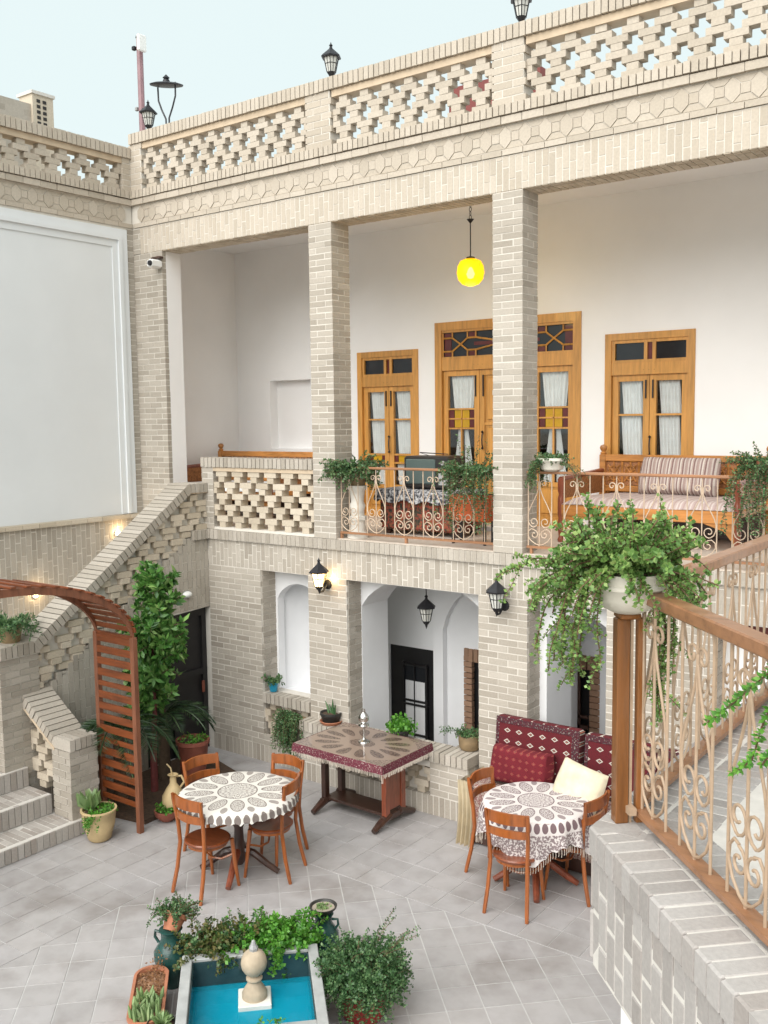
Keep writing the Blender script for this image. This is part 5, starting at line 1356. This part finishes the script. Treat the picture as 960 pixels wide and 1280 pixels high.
for i in range(150):
    a = 2*math.pi*i/150; D_ = .30+.09*math.sin(a*4+.6); r = .462*.985+.04+.022*math.sin(a*16+math.sin(a*3)); z = -.012-D_+.01
    fr.tube([(r*math.cos(a), r*math.sin(a), z), (r*math.cos(a)*1.005, r*math.sin(a), z-.035), (r*math.cos(a), r*math.sin(a)*1.01, z-.05-.015*RNG.random())], .003, 3, False)
fr.build('fringe', M['fringe'], cl2, kind='stuff')
# long trestle table
LT = thing('long_table', 'long dark wooden trestle table in front of the low brick wall', 'table', (3.98, -.55, 0), R(-1.5), local=True)
MB().bbox((0, 0, .727), (1.10, .78, .03), .006).build('table_top', M['dark_wood'], LT)
for s in (-1, 1):
    for dy in (-.13, .13): MB().bbox((s*.40, dy, .40), (.055, .07, .62), .006).build('leg', M['red_wood'] if s > 0 else M['dark_wood'], LT)
    MB().bbox((s*.40, 0, .70), (.06, .62, .05), .006).build('cross_beam', M['dark_wood'], LT)
    for yy in (-1, 1): MB().tube([(s*.40, yy*.08, .12), (s*.40, yy*.2, .08), (s*.40, yy*.33, .03)], [.045, .04, .028], 8).build('foot', M['dark_wood'], LT, True)
    MB().bbox((s*.40, 0, .10), (.06, .38, .06), .006).build('foot_beam', M['dark_wood'], LT)
MB().bbox((0, 0, .12), (.80, .26, .03), .006).build('shelf', M['dark_wood'], LT)
MB().bbox((.40, 0, .42), (.03, .24, .5), .004).build('end_panel', M['red_wood'], LT)
CL = thing('table_cover', 'brown paisley cover with dark red border and pale fringe on the long table', 'tablecloth', (3.98, -.55, .745), R(-1.5), local=True)
MB().bbox((0, 0, .004), (1.16, .82, .012), .004).build('top_sheet', M['longcloth'], CL)
def skirt(z0, z1, off, mat, nm, wav=.006):
    g = []
    for z in (z0, (z0+z1)/2, z1):
        row = []
        for s in np.linspace(0, 1, 161)[:-1]:
            a = 2*math.pi*s; c_, s_ = math.cos(a), math.sin(a); m = max(abs(c_), abs(s_)); k = (z0-z)/(z0-z1)
            row.append((c_/m*(.58+off*(.3+k)), s_/m*(.41+off*(.3+k)), z+wav*math.sin(a*20)*k))
        g.append(row)
    MB().sheet(g, True).build(nm, mat, CL, True)
skirt(.010, -.075, .012, M['cloth_border'], 'border'); 
fr = MB()
for i in range(260):
    a = 2*math.pi*i/260; c_, s_ = math.cos(a), math.sin(a); m = max(abs(c_), abs(s_)); x, y = c_/m*.597, s_/m*.427; L = .028+.014*RNG.random()+(.05 if abs(abs(c_)-abs(s_)) < .02 else 0)
    fr.tube([(x, y, -.070), (x+RNG.normal()*.003, y+RNG.normal()*.003, -.075-L)], .0035, 3, False)
fr.build('fringe', M['fringe'], CL, kind='stuff')
LMP = thing('oil_lamp', 'silver oil lamp with glass globe standing on the long table', 'lamp', (3.98, -.52, .757))
MB().lathe([(.06, 0), (.055, .012), (.02, .03), (.012, .05), (.012, .14), (.03, .155), (.055, .175), (.05, .195), (.02, .205)], (3.98, -.52, .757), 20).build('stand', M['silver'], LMP, True)
MB().lathe([(.02, 0), (.05, .03), (.055, .06), (.045, .09), (.02, .115), (.018, .15), (.001, .152)], (3.98, -.52, .955), 20).build('globe', M['silver'], LMP, True)
# ================================================================== LOWER DAYBED WITH RED CARPETS
TK = thing('carpet_daybed', 'low daybed covered with patterned carpet against the arcade piers', 'daybed', (6.3, -.4, 0))
MB().bx(5.26, 7.6, -.50, .05, .02, .52).build('base', M['dark_wood'], TK)
MB().bbox((6.43, -.22, .55), (2.36, .58, .09), .02).build('carpet_seat', M['carpet_seat'], TK)
MB().bx(5.26, 7.62, -.522, -.512, .15, .58).build('carpet_drop', M['carpet_seat'], TK)
g = [[(5.12+.16*s+.02*math.sin(t*3), -.54-.03*math.sin(s*22)*(.3+t)-.02*t, .62-.62*t) for s in np.linspace(0, 1, 41)] for t in np.linspace(0, 1, 9)]
MB().sheet(g).build('side_cloth', M['fabric_beige'], TK, True)
g = [[(5.12+.05*t+.02*math.sin(s*20)*(.3+t), -.50+.45*s, .60-.60*t) for s in np.linspace(0, 1, 31)] for t in np.linspace(0, 1, 9)]
MB().sheet(g).build('side_cloth', M['fabric_beige'], TK, True)
def carpet_back(label, x0, x1, z0, z1, y, lean=.0):
    L = x1-x0; Hh = z1-z0
    o = MB().bbox((0, 0, 0), (L, .12, Hh), .02).build('carpet_cushion', M['carpet'], None, True); o.location = ((x0+x1)/2, y, (z0+z1)/2); o.rotation_euler = (R(-6), 0, 0); tag(o, label, 'cushion')
    ORG[o.name] = (0, 0, 0)
    b = MB(); b.bbox((0, -.058, Hh/2-.035), (L*.995, .012, .06), .004); b.build('top_border', M['carpet_border'], o)
    for s, w_ in ((-1, .035), (1, .075)): MB().bbox((s*(L/2-w_/2-.003), -.057, -.03), (w_, .012, Hh-.065), .004).build('side_border', M['carpet_border'], o)
    return o
carpet_back('tall red carpet backrest with white diamonds behind the plain red bolster', 5.31, 6.19, .60, 1.17, -.09)
carpet_back('red carpet backrest with white diamonds behind the newel post', 6.24, 6.92, .60, 1.16, -.09)
carpet_back('red carpet backrest seen through the landing railing', 6.97, 7.6, .60, 1.15, -.09)
cushion('bolster', 'plain dark red carpet bolster on the daybed', 'cushion', (5.68, -.28, .775), (.64, .26, .36), (R(-12), 0, 0), M['carpet_plain'], pw=8)
cushion('pillow', 'cream velvet pillow leaning on the red carpet backrest', 'cushion', (6.36, -.50, .80), (.44, .17, .40), (R(-20), R(14), R(2)), M['pillow'], pw=3)
# ================================================================== POOL
d45 = np.array((1, -1, 0))/math.sqrt(2); n45 = np.array((1, 1, 0))/math.sqrt(2); PC = n45*(1.77/math.sqrt(2))+d45*(9.43/math.sqrt(2)); A45 = -math.pi/4
PO = thing('pool', 'small square turquoise pool with grey stone rim', 'pool', (PC[0], PC[1], 0))
hw = .40; rimz = .35
for s, ax in ((-1, 'n'), (1, 'n'), (-1, 'd'), (1, 'd')):
    vec = n45 if ax == 'n' else d45; c = PC+vec*s*(hw+.035); dims = (2*hw+(.14 if ax == 'd' else 0), .07, .03)
    ang = A45 if ax == 'n' else A45+math.pi/2
    dims = (2*hw+.14, .07, .03) if ax == 'n' else (2*hw, .07, .03)
    MB().bbox((c[0], c[1], rimz-.015), dims, .005, ang).build('rim', M['pool_rim'], PO)
    MB().box((c[0], c[1], rimz/2-.02), (dims[0], .066, rimz), ang).build('outer_wall', M['pool_rim'], PO)
    c2 = PC+vec*s*(hw-.004); MB().box((c2[0], c2[1], .16), (2*hw-.001, .012, .34), ang).build('lining', M['pool_wall'], PO)
    c3 = PC+vec*s*(hw-.008); MB().box((c3[0], c3[1], .06), (2*hw-.018, .018, .12), ang).build('painted_base', M['pool_blue'], PO)
MB().box((PC[0], PC[1], .01), (2*hw, 2*hw, .02), A45).build('basin_floor', M['pool_blue'], PO)
mw, nt, b_ = newmat('pool_water'); b_.inputs['Base Color'].default_value = (.01, .42, .58, 1); b_.inputs['Roughness'].default_value = .03
tr_ = nt.nodes.new('ShaderNodeBsdfTransparent'); tr_.inputs[0].default_value = (.55, .9, .97, 1); mx_ = nt.nodes.new('ShaderNodeMixShader'); mx_.inputs[0].default_value = .45
nt.links.new(tr_.outputs[0], mx_.inputs[1]); nt.links.new(b_.outputs[0], mx_.inputs[2]); nt.links.new(mx_.outputs[0], nt.nodes['Material Output'].inputs[0])
bump(nt, b_, noise(nt, 9, 3), .4, .02); M['water'] = mw
MB().box((PC[0], PC[1], .155), (2*hw-.002, 2*hw-.002, .004), A45).build('water', M['water'], PO)
FC = np.array((5.50, -3.70))
FN = thing('fountain', 'turned tan stone fountain finial on a white square plinth in the pool', 'fountain', (FC[0], FC[1], 0))
MB().bbox((FC[0], FC[1], .105), (.22, .22, .17), .006, A45).build('plinth', M['stone_white'], FN)
MB().lathe([(.085, 0), (.085, .03), (.075, .05), (.05, .09), (.042, .11), (.055, .125), (.055, .135), (.035, .145), (.042, .158), (.066, .178), (.082, .205), (.088, .24), (.082, .275), (.066, .302), (.042, .322), (.015, .330)], (FC[0], FC[1], .19), 28).build('finial', M['stone_tan'], FN, True)
MB().lathe([(.03, 0), (.032, .03), (.02, .05), (.012, .075), (.001, .085)], (FC[0], FC[1]-.0, .505), 7).build('crystal', M['plastic_grey'], FN)
# ================================================================== POOLSIDE POTS
def stoneplanter():
    t = thing('pool_planter', 'dense green and yellowing shrubs in a trough behind the pool', 'plant', (5.1, -3.35, 0)); lv = Leaves(); lo = Leaves(); ld = Leaves(); st = MB()
    c0 = PC-d45*(hw+.16)
    MB().box((c0[0], c0[1], .13), (2*hw+.05, .16, .26), A45+math.pi/2).build('trough', M['terracotta_dark'], t)
    for i in range(560):
        u = RNG.uniform(-.42, .42); o = c0+n45*u+d45*RNG.uniform(-.12, .09)+np.array((0, 0, .26)); L = RNG.uniform(.10, .30)
        p = trail(o, (RNG.normal()*.6, RNG.normal()*.6, 1.0), L, .8, .016, .16)
        tgt = lo if u < -.07+RNG.normal()*.08 else lv
        if tgt is lo and RNG.random() < .3: tgt = ld
        leafy(tgt, p, .03 if tgt is lv else .026, 3, wid=.75)
        if i % 3 == 0: st.tube(p[::3], .002, 3, False)
    for u in (-.18, -.02, .05):
        p = trail(c0+n45*u+np.array((0, 0, .3)), (-.3, .4, 1), .30, .5, .016, .06); leafy(ld, p, .02, 3, wid=.6); st.tube(p[::3], .002, 3, False)
    lv.build('fresh_foliage', M['leaf_fresh'], t); lo.build('olive_foliage', M['leaf_olive'], t); ld.build('dark_foliage', M['leaf_dark'], t); st.build('stems', M['stem'], t)
stoneplanter()
def jar(name, label, c, s=1.0, dish=False):
    t = thing(name, label, 'jar', c)
    MB().lathe([(.075*s, 0), (.085*s, .02*s), (.10*s, .10*s), (.125*s, .20*s), (.125*s, .255*s), (.09*s, .31*s), (.07*s, .345*s), (.072*s, .40*s), (.085*s, .415*s), (.07*s, .42*s)], c, 24).build('body', M['pot_green'], t, True)
    for a in (R(20), R(200)):
        x, y = math.cos(a), math.sin(a); MB().tube([(c[0]+x*.075*s, c[1]+y*.075*s, c[2]+.38*s), (c[0]+x*.125*s, c[1]+y*.125*s, c[2]+.385*s), (c[0]+x*.13*s, c[1]+y*.13*s, c[2]+.34*s), (c[0]+x*.10*s, c[1]+y*.10*s, c[2]+.30*s)], .011*s, 6).build('handle', M['pot_green'], t, True)
    return t
jar('glazed_jar', 'dark green glazed jar under the tilted terracotta pot beside the pool', (4.69, -3.72, 0))
t = thing('tilted_pot_plant', 'tilted terracotta pot with trailing plant on top of the green jar', 'plant', (4.69, -3.72, .42)); RT = rotm(R(-38), R(-10), 0); c = np.array((4.71, -3.74, .415))
MB().lathe([(.055, 0), (.075, .09), (.088, .09), (.088, .12), (.075, .12), (.068, .095)], c, 18, rot=RT).build('pot', M['terracotta'], t, True); MB().lathe([(.07, .10), (.001, .105)], c, 16, rot=RT).build('soil', M['soil'], t)
lv = Leaves(); st = MB(); up = RT @ np.array((0, 0, 1)); 
for i in range(95):
    a = RNG.random()*6.28; p = trail(c+up*.10+np.array((math.cos(a), math.sin(a), 0))*.04, up*1.0+np.array((math.cos(a)-.3, math.sin(a)-.3, .5)), RNG.uniform(.07, .2), 2.5, .014, .14); leafy(lv, p, .017, 3, wid=.7); st.tube(p[::3], .002, 3, False)
for dx in ((.9, .5), (-.9, -.2), (.7, .7)):
    p = trail(c+up*.1, (dx[0], dx[1], .7), .28, 3.2, .014, .06); leafy(lv, p, .016, 3, wid=.6); st.tube(p[::3], .002, 3, False)
lv.build('foliage', M['leaf_dark'], t); st.build('stems', M['stem'], t)
jar('glazed_jar', 'dark green glazed jar carrying a black dish behind the pool', (5.40, -2.86, 0), .90)
t = thing('dish_plant', 'small yellowish succulent in black dish on the green jar', 'plant', (5.40, -2.86, .378)); MB().lathe([(.055, 0), (.07, .02), (.10, .045), (.105, .06), (.095, .06), (.085, .045)], (5.40, -2.86, .378), 22).build('dish', M['pot_black'], t, True)
MB().lathe([(.088, .045), (.001, .05)], (5.40, -2.86, .378), 20).build('gravel', M['rock'], t); lv = Leaves()
for i in range(60):
    a = RNG.random()*6.28; r = .05*RNG.random()**.5; lv.add([(5.40+r*math.cos(a), -2.86+r*math.sin(a), .42)], [(RNG.normal()*.5, RNG.normal()*.5, 1)], .03, .6)
lv.build('foliage', M['leaf_pale'], t)
def mk(o, lv, st):
    c = o+np.array((0, 0, .34))
    for i in range(800):
        a = RNG.random()*6.28; r = RNG.random()**.5; d = np.array((math.cos(a)*r*1.3, math.sin(a)*r*1.3, RNG.uniform(.15, .9))); p = trail(c+np.array((math.cos(a)*.06, math.sin(a)*.06, -.04)), d, RNG.uniform(.14, .33), 1.0, .018, .13); leafy(lv, p, .019, 4, wid=.75, start=1)
        if i % 4 == 0: st.tube(p[::4], .0022, 3, False)
    for i in range(60):
        a = RNG.random()*6.28; p = trail(c+np.array((math.cos(a)*.1, math.sin(a)*.1, 0)), (math.cos(a), math.sin(a), .4), RNG.uniform(.25, .42), 2.6, .018, .1); leafy(lv, p, .019, 3, wid=.7)
    for i in range(8):
        a = RNG.uniform(0, 1.8); p = trail(c+np.array((math.cos(a)*.15, math.sin(a)*.15, .12)), (math.cos(a), math.sin(a), 1.0), RNG.uniform(.2, .32), .5, .018, .05); leafy(lv, p, .018, 3, wid=.6); st.tube(p[::3], .002, 3, False)
potted('round_bush', 'big round dark green bush in a red pot beside the pool', (6.05, -3.22, 0), [(.12, 0), (.15, .04), (.17, .22), (.18, .30), (.165, .30), (.155, .26)], M['pot_red'], (.27, .15, 24), mk, lm='leaf_dark')
t = thing('cactus_trough', 'terracotta trough with mulch and small pale cacti beside the pool', 'plant', (4.94, -4.12, 0)); cc = np.array((4.93, -4.13, 0)); ang = A45
prof = [(.0, .0)]
def oblong(L, W, z, n=28):
    return [(cc[0]+math.cos(ang)*u-math.sin(ang)*v, cc[1]+math.sin(ang)*u+math.cos(ang)*v, z) for u, v in [((L/2-W/2)*(1 if math.cos(a) > 0 else -1)+W/2*math.cos(a), W/2*math.sin(a)) for a in np.linspace(0, 2*math.pi, n+1)[:-1]]]
MB().sheet([oblong(.58, .16, .0), oblong(.66, .22, .20), oblong(.68, .24, .20), oblong(.68, .24, .225), oblong(.64, .20, .225), oblong(.63, .19, .19)], True).build('trough', M['terracotta'], t, True)
MB().sheet([oblong(.63, .19, .195), oblong(.4, .1, .205), oblong(.05, .01, .205)], True).build('mulch', M['mulch'], t, True)
lv = Leaves()
for i in range(300):
    u, v = RNG.uniform(-.3, .02), RNG.uniform(-.08, .08); lv.add([(cc[0]+math.cos(ang)*u-math.sin(ang)*v, cc[1]+math.sin(ang)*u+math.cos(ang)*v, .205)], [RNG.normal(size=3)*np.array((1, 1, .4))], .028, .4)
for i in range(70):
    a = RNG.random()*6.28; lv.add([np.array((4.74, -3.90, .26))+RNG.normal(size=3)*.035], [RNG.normal(size=3)], .024, .5)
lv.build('dry_foliage', M['leaf_dry'], t); ck = MB()
for i in range(46):
    u, v = RNG.uniform(.03, .30), RNG.uniform(-.09, .09); x, y = cc[0]+math.cos(ang)*u-math.sin(ang)*v, cc[1]+math.sin(ang)*u+math.cos(ang)*v; h_ = RNG.uniform(.05, .12)
    dx, dy = RNG.normal(size=2)*.02; ck.tube([(x, y, .2), (x+dx*.5, y+dy*.5, .2+h_*.6), (x+dx, y+dy, .2+h_)], [.012, .013, .004], 6)
ck.build('cacti', M['leaf_pale'], t, True, kind='stuff')
t = thing('bowl_plant', 'pale rosette succulent in black bowl beside the pool', 'plant', (5.25, -4.30, 0)); c = (5.26, -4.30, 0)
MB().lathe([(.05, 0), (.075, .05), (.09, .22), (.095, .23), (.088, .235), (.08, .2)], c, 20).build('bowl', M['pot_black'], t, True); lv = Leaves()
for i in range(70): a = RNG.random()*6.28; e = RNG.uniform(.1, 1.5); lv.add([(c[0], c[1], .22)], [(math.cos(a), math.sin(a), e)], .09, .28)
lv.build('foliage', M['leaf_pale'], t); MB().lathe([(.082, .205), (.001, .215)], c, 18).build('soil', M['soil'], t)
t = thing('front_bush', 'low leafy plant spilling over the front pool rim', 'plant', (6.0, -4.35, 0)); lv = Leaves(); st = MB()
c0 = PC+d45*(hw+.18); MB().box((c0[0], c0[1], .12), (2*hw, .16, .24), A45+math.pi/2).build('trough', M['terracotta_dark'], t)
for i in range(110):
    o = c0+n45*RNG.uniform(-.3, .42)+d45*RNG.uniform(-.08, .08)+np.array((0, 0, .24)); p = trail(o, (RNG.normal()*.6-.3, RNG.normal()*.6+.3, 1), RNG.uniform(.08, .24), 1.0, .016, .15); leafy(lv, p, .024, 3, wid=.7); st.tube(p[::4], .002, 3, False)
lv.build('foliage', M['leaf_fresh'], t); st.build('stems', M['stem'], t)
# ================================================================== GARDEN BED
BED = thing('garden_bed', 'soil bed edged with rough stones between arbor and stair wall', 'garden bed', (1.75, -1.4, 0))
MB().prism([(1.22, -.25), (2.20, -.55), (2.32, -1.55), (2.33, -2.02), (1.25, -2.2)], 'z', -.01, .05).build('soil', M['soil'], BED)
for i, (x, y) in enumerate([(2.36, -2.0), (2.37, -1.80), (2.37, -1.60), (2.36, -1.41), (2.33, -1.22), (2.31, -1.03), (2.29, -.83), (2.25, -.63), (2.08, -.52), (1.88, -.46), (1.68, -.40), (1.48, -.33), (2.20, -2.10), (2.02, -2.13)]):
    q = MB().bbox((0, 0, 0), (.15+.03*RNG.random(), .17+.03*RNG.random(), .11+.03*RNG.random()), .025)
    q.v = [tuple(np.array(v)+RNG.normal(size=3)*.007) for v in q.v]; o = q.build('edging_stone', M['rock'], BED, True); o.location = np.array((x, y, .045))-np.array(org(BED)); o.rotation_euler = (0, 0, RNG.uniform(-.3, .3))
# citrus tree
def citrus():
    t = thing('citrus_tree', 'slender citrus tree with glossy leaves rising beside the stair wall', 'tree', (1.80, -1.45, 0)); lv = Leaves(); br = MB()
    tr = [(1.80, -1.45, 0), (1.79, -1.44, .5), (1.80, -1.42, .9), (1.78, -1.40, 1.3), (1.77, -1.36, 1.8), (1.77, -1.32, 2.4)]
    MB().tube(tr, [.042, .038, .034, .028, .02, .01], 9).build('trunk', M['bark_red'], t, True)
    for i in range(105):
        z = RNG.uniform(.9, 2.42); a = RNG.random()*6.28; k = np.interp(z, [.9, 1.15, 1.4, 1.7, 2.0, 2.45], [.22, .34, .30, .42, .34, .16]); o = np.array((1.78, np.interp(z, [.9, 2.4], [-1.42, -1.32]), z))
        p = trail(o, (math.cos(a), math.sin(a), RNG.uniform(.0, .8)), k*RNG.uniform(.6, 1.15), .3, .02, .12); br.tube(p[::3]+[p[-1]], .005, 4, False); leafy(lv, p, .10, 2, wid=.42, start=3, out=.7)
        for j in range(2):
            m = RNG.integers(2, len(p)); q = trail(p[m], RNG.normal(size=3)+np.array((0, 0, .3)), RNG.uniform(.06, .14), .4, .02, .12); leafy(lv, q, .09, 3, wid=.42, out=.7)
    lv.build('crown', M['leaf_citrus'], t); br.build('branches', M['bark'], t)
citrus()
# palms
def palm(label, c, n, L, a0=0, a1=6.28, h0=.5):
    t = thing('palm', label, 'palm', c); c = np.array(c)
    MB().lathe([(.06, 0), (.075, .1), (.05, h0), (.02, h0+.1)], c, 10).build('trunk', M['bark'], t, True)
    for i in range(n):
        a = a0+(a1-a0)*(i+.5*RNG.random())/n; e = RNG.uniform(.4, 1.2); p = trail(c+np.array((0, 0, h0)), (math.cos(a), math.sin(a), e), L*RNG.uniform(.8, 1.1), 1.0, .03, .015)
        f = MB().tube(p[::3]+[p[-1]], [.008]*len(p[::3])+[.003], 4, False); lv = Leaves(); P = np.array(p); Tn = np.gradient(P, axis=0)
        for s in (-1, 1):
            for j in range(3, len(P)):
                tt = Tn[j]/np.linalg.norm(Tn[j]); sd = np.cross(tt, (0, 0, 1)); sd /= np.linalg.norm(sd)+1e-9; k = math.sin(math.pi*min(1, (j/len(P))*.9+.1)); 
                for q in (0, .5): lv.add([P[j]-tt*.03*q], [sd*s+tt*.8+np.array((0, 0, .12))], .17*k*L/.9+.02, .075, .1)
        o = f.build('frond', M['leaf_palm'], t); lv.build('leaflets', M['leaf_palm'], o)
palm('dark palm in the garden bed in front of the black stair door', (1.62, -1.15, .03), 12, .75, h0=.75)
palm('dark palm between the arbor and the lower stair parapet', (1.80, -1.90, .03), 11, .85, h0=.85)
# pots of the left side
def mk(o, lv, st):
    bushy(lv, st, o+np.array((0, 0, .28)), (.10, .10, .03), 60, .10, .03, .6, .8, 3, .6)
    for i in range(14): p = trail(o+np.array((.09*RNG.normal()*.6+.05, -.11, .3)), (.3, -.6, .3), RNG.uniform(.1, .24), 6, .016, .08); leafy(lv, p, .022, 3, wid=.6)
P = potted('beige_pot_plant', 'beige clay pot with leafy greens at the foot of the stair post', (2.235, -2.50, 0), [(.085, 0), (.11, .02), (.15, .16), (.165, .29), (.175, .30), (.175, .315), (.155, .315), (.15, .28)], M['pot_beige'], (.285, .15, 24), mk, lm='leaf_fresh')
lv = Leaves()
for i in range(26): a = RNG.random()*6.28; lv.add([(2.15+.03*math.cos(a), -2.53+.03*math.sin(a), .29)], [(math.cos(a)*.5-.2, math.sin(a)*.5, 1)], .20, .5)
lv.build('broad_leaves', M['leaf_pale'], P)
def mk(o, lv, st): bushy(lv, st, o+np.array((0, 0, .46)), (.12, .12, .02), 40, .08, .03, .7, .5, 2, .5)
potted('tall_pot_plant', 'tall red-brown clay pot in front of the black stair door', (1.93, -1.00, .05), [(.12, 0), (.13, .02), (.17, .42), (.19, .44), (.19, .48), (.17, .48), (.155, .44)], M['terracotta_dark'], (.45, .155, 24), mk, lm='leaf_fresh')
t = thing('clay_jug', 'pale clay jug with a single handle beside the garden bed', 'jug', (2.33, -1.62, .1)); c = (2.40, -1.70, .02)
MB().lathe([(.06, 0), (.09, .03), (.12, .12), (.115, .20), (.07, .28), (.035, .33), (.032, .40), (.055, .42), (.045, .425), (.028, .40)], c, 24).build('body', M['pot_beige'], t, True); MB().tube([(c[0]+.02, c[1]+.03, .42), (c[0]+.06, c[1]+.06, .42), (c[0]+.085, c[1]+.075, .36), (c[0]+.05, c[1]+.05, .30)], .012, 7).build('handle', M['pot_beige'], t, True)
MB().tube([(c[0]-.01, c[1], .42), (c[0]-.03, c[1]-.0, .50), (c[0]-.09, c[1], .53)], .008, 6).build('spout', M['pot_beige'], t, True)
def mk(o, lv, st): bushy(lv, st, o+np.array((0, 0, .10)), (.10, .06, .02), 50, .08, .024, .6, .8, 3, .7)
potted('red_bowl_plant', 'low red bowl of green plants beside the clay jug', (2.44, -1.83, .01), [(.06, 0), (.12, .06), (.13, .11), (.11, .11), (.10, .08)], M['terracotta_dark'], (.09, .10, 18), mk, lm='leaf_fresh')
def mk(o, lv, st):
    for i in range(70): a = RNG.random()*6.28; p = trail(o+np.array((math.cos(a)*.05, math.sin(a)*.05, .18)), (math.cos(a), math.sin(a), RNG.uniform(.3, 1.2)), RNG.uniform(.16, .34), 1.8, .02, .05); leafy(lv, p, .05, 2, wid=.25, out=.6)
potted('stair_post_plant', 'grey-green grassy plant in pot on the tall stair post', (1.03, -2.60, 1.828), tpot(.13, .19), M['pot_brown'], (.165, .11, 20), mk, lm='leaf_dark')
# ---- arbor
AR = thing('arbor', 'red-brown slatted wooden arbor arching over the stair foot', 'arbor', (2.15, -2.17, 0))
xA, xB, yA, yC, hs = 2.44, 1.87, -2.17, -3.6, 1.43
for yy in (yA, 2*yC-yA):
    for x in (xA, xB): MB().bbox((x, yy, .98), (.055, .055, 1.98), .006).build('post', M['arbor_post'], AR)
    zs_ = [.28+i*.1165 for i in range(15)]
    for i, z in enumerate(zs_):
        MB().bbox(((xA+xB)/2, yy-.012 if yy == yA else yy+.012, z), (xA-xB-.02, .022, .072 if i % 5 else .05), .003).build('slat', M['arbor_wood'], AR)
    MB().bbox(((xA+xB)/2, yy, 1.93), (xA-xB, .03, .10), .003).build('top_board', M['arbor_wood'], AR)
def arc(t): a = math.pi*t; return (yC+hs*math.cos(a), 1.93+.68*math.sin(a))
for x in (xA, xB):
    up_ = [arc(t) for t in np.linspace(0, 1, 41)]; g = []
    for dz, dx in ((-.035, -.02), (-.035, .02), (.035, .02), (.035, -.02), (-.035, -.02)): g.append([(x+dx, y, z+dz) for y, z in up_])
    MB().sheet(g).build('arch_rib', M['arbor_post'], AR)
for i in range(1, 30):
    t = i/30; y, z = arc(t); y2, z2 = arc(t+.01); a = math.atan2(z2-z, y2-y)
    MB().bbox(((xA+xB)/2, y, z+.045), (xA-xB+.10, .055, .018), .003, rotm(a, 0, 0)).build('arch_slat', M['arbor_wood'], AR)
# ================================================================== POTS ON THE ARCADE WALLS
def mk(o, lv, st): bushy(lv, st, o+np.array((0, 0, .10)), (.03, .03, .02), 22, .14, .04, .9, .2, 2, .6)
potted('blue_pot_plant', 'small plant in a bright blue pot on the niche sill', (2.16, .08, .855), tpot(.06, .11), M['pot_blue'], (.095, .05, 16), mk, lm='leaf_dark')
t = thing('black_pot_plant', 'black pot with red saucer and aloe shoots on the low wall', 'plant', (3.15, -.04, .68)); c = (3.15, -.05, .682)
MB().lathe([(.11, 0), (.13, .03), (.125, .035), (.10, .012)], c, 22).build('saucer', M['terracotta'], t, True); MB().lathe([(.09, .012), (.115, .09), (.125, .10), (.125, .125), (.11, .125), (.10, .10)], c, 22).build('pot', M['pot_black'], t, True); MB().lathe([(.105, .105), (.001, .11)], c, 18).build('soil', M['soil'], t)
for dx, dy, h_, l_ in ((-.03, .0, .14, -.05), (.02, .01, .17, .0), (.05, 0, .12, .02), (-.01, .02, .10, -.03)): MB().tube([(c[0]+dx, c[1]+dy, c[2]+.10), (c[0]+dx+l_*.4, c[1]+dy, c[2]+.10+h_*.6), (c[0]+dx+l_, c[1]+dy, c[2]+.10+h_)], [.014, .012, .003], 6).build('shoot', M['leaf_dark'], t, True)
def mk(o, lv, st):
    for i in range(60): a = RNG.random()*6.28; p = trail(o+np.array((0, 0, .1)), (math.cos(a), math.sin(a), RNG.uniform(.4, 1.3)), RNG.uniform(.10, .2), .6, .02, .1); leafy(lv, p, .045, 2, wid=.6)
potted('leafy_pot_plant', 'bright green leafy pot plant on the low wall behind the long table', (4.12, -.06, .682), tpot(.09, .11), M['pot_black'], (.09, .075, 16), mk, lm='leaf_fresh')
def mk(o, lv, st):
    bushy(lv, st, o+np.array((0, 0, .14)), (.08, .08, .02), 60, .13, .022, .5, 1.4, 3, .7)
    for i in range(5): p = trail(o+np.array((-.05, -.02, .15)), (-1, -.2, .5), RNG.uniform(.2, .32), 1.2, .018, .06); leafy(lv, p, .022, 3, wid=.5)
potted('stone_pot_plant', 'trailing plant in mottled stone pot on the end of the low wall', (4.87, .10, .682), [(.09, 0), (.11, .02), (.12, .10), (.115, .15), (.10, .155), (.095, .13)], M['pot_brown'], (.13, .10, 18), mk, lm='leaf_dark')
def mk(o, lv, st):
    for i in range(110):
        p = trail(o+np.array((RNG.uniform(-.13, .13), RNG.uniform(-.03, .03), RNG.uniform(-.03, .03))), (RNG.uniform(-.9, .4), RNG.uniform(-.7, -.1), RNG.uniform(-.1, .5)), RNG.uniform(.12, .55), 5.5, .018, .08); leafy(lv, p, .022, 3, wid=.65); st.tube(p[::4], .002, 3, False)
t = potted('hanging_vine', 'dense green vine hanging over the low wall below the niche sill', (2.64, -.13, .70), None, None, None, mk, lm='leaf_dark'); MB().bbox((2.66, -.09, .64), (.26, .10, .08), .01).build('wall_trough', M['pot_brown'], t)
# bench on the landing
t = thing('wooden_bench', 'low wooden bench standing on the landing behind the railing', 'bench', (8.9, -2.6, ZL))
for x in (8.66, 9.5):
    for y in (-2.95, -2.45): MB().bbox((x, y, ZL+.29), (.06, .06, .58), .006).build('leg', M['takht_wood'], t)
for z in (.55, .42):
    for y in (-2.95, -2.45): MB().bbox((9.08, y, ZL+z), (.80, .03, .05), .005).build('rail', M['takht_wood'], t)
for i in range(5): MB().bbox((9.08, -2.95+i*.125, ZL+.595), (.95, .11, .025), .005).build('seat_slat', M['takht_wood'], t)
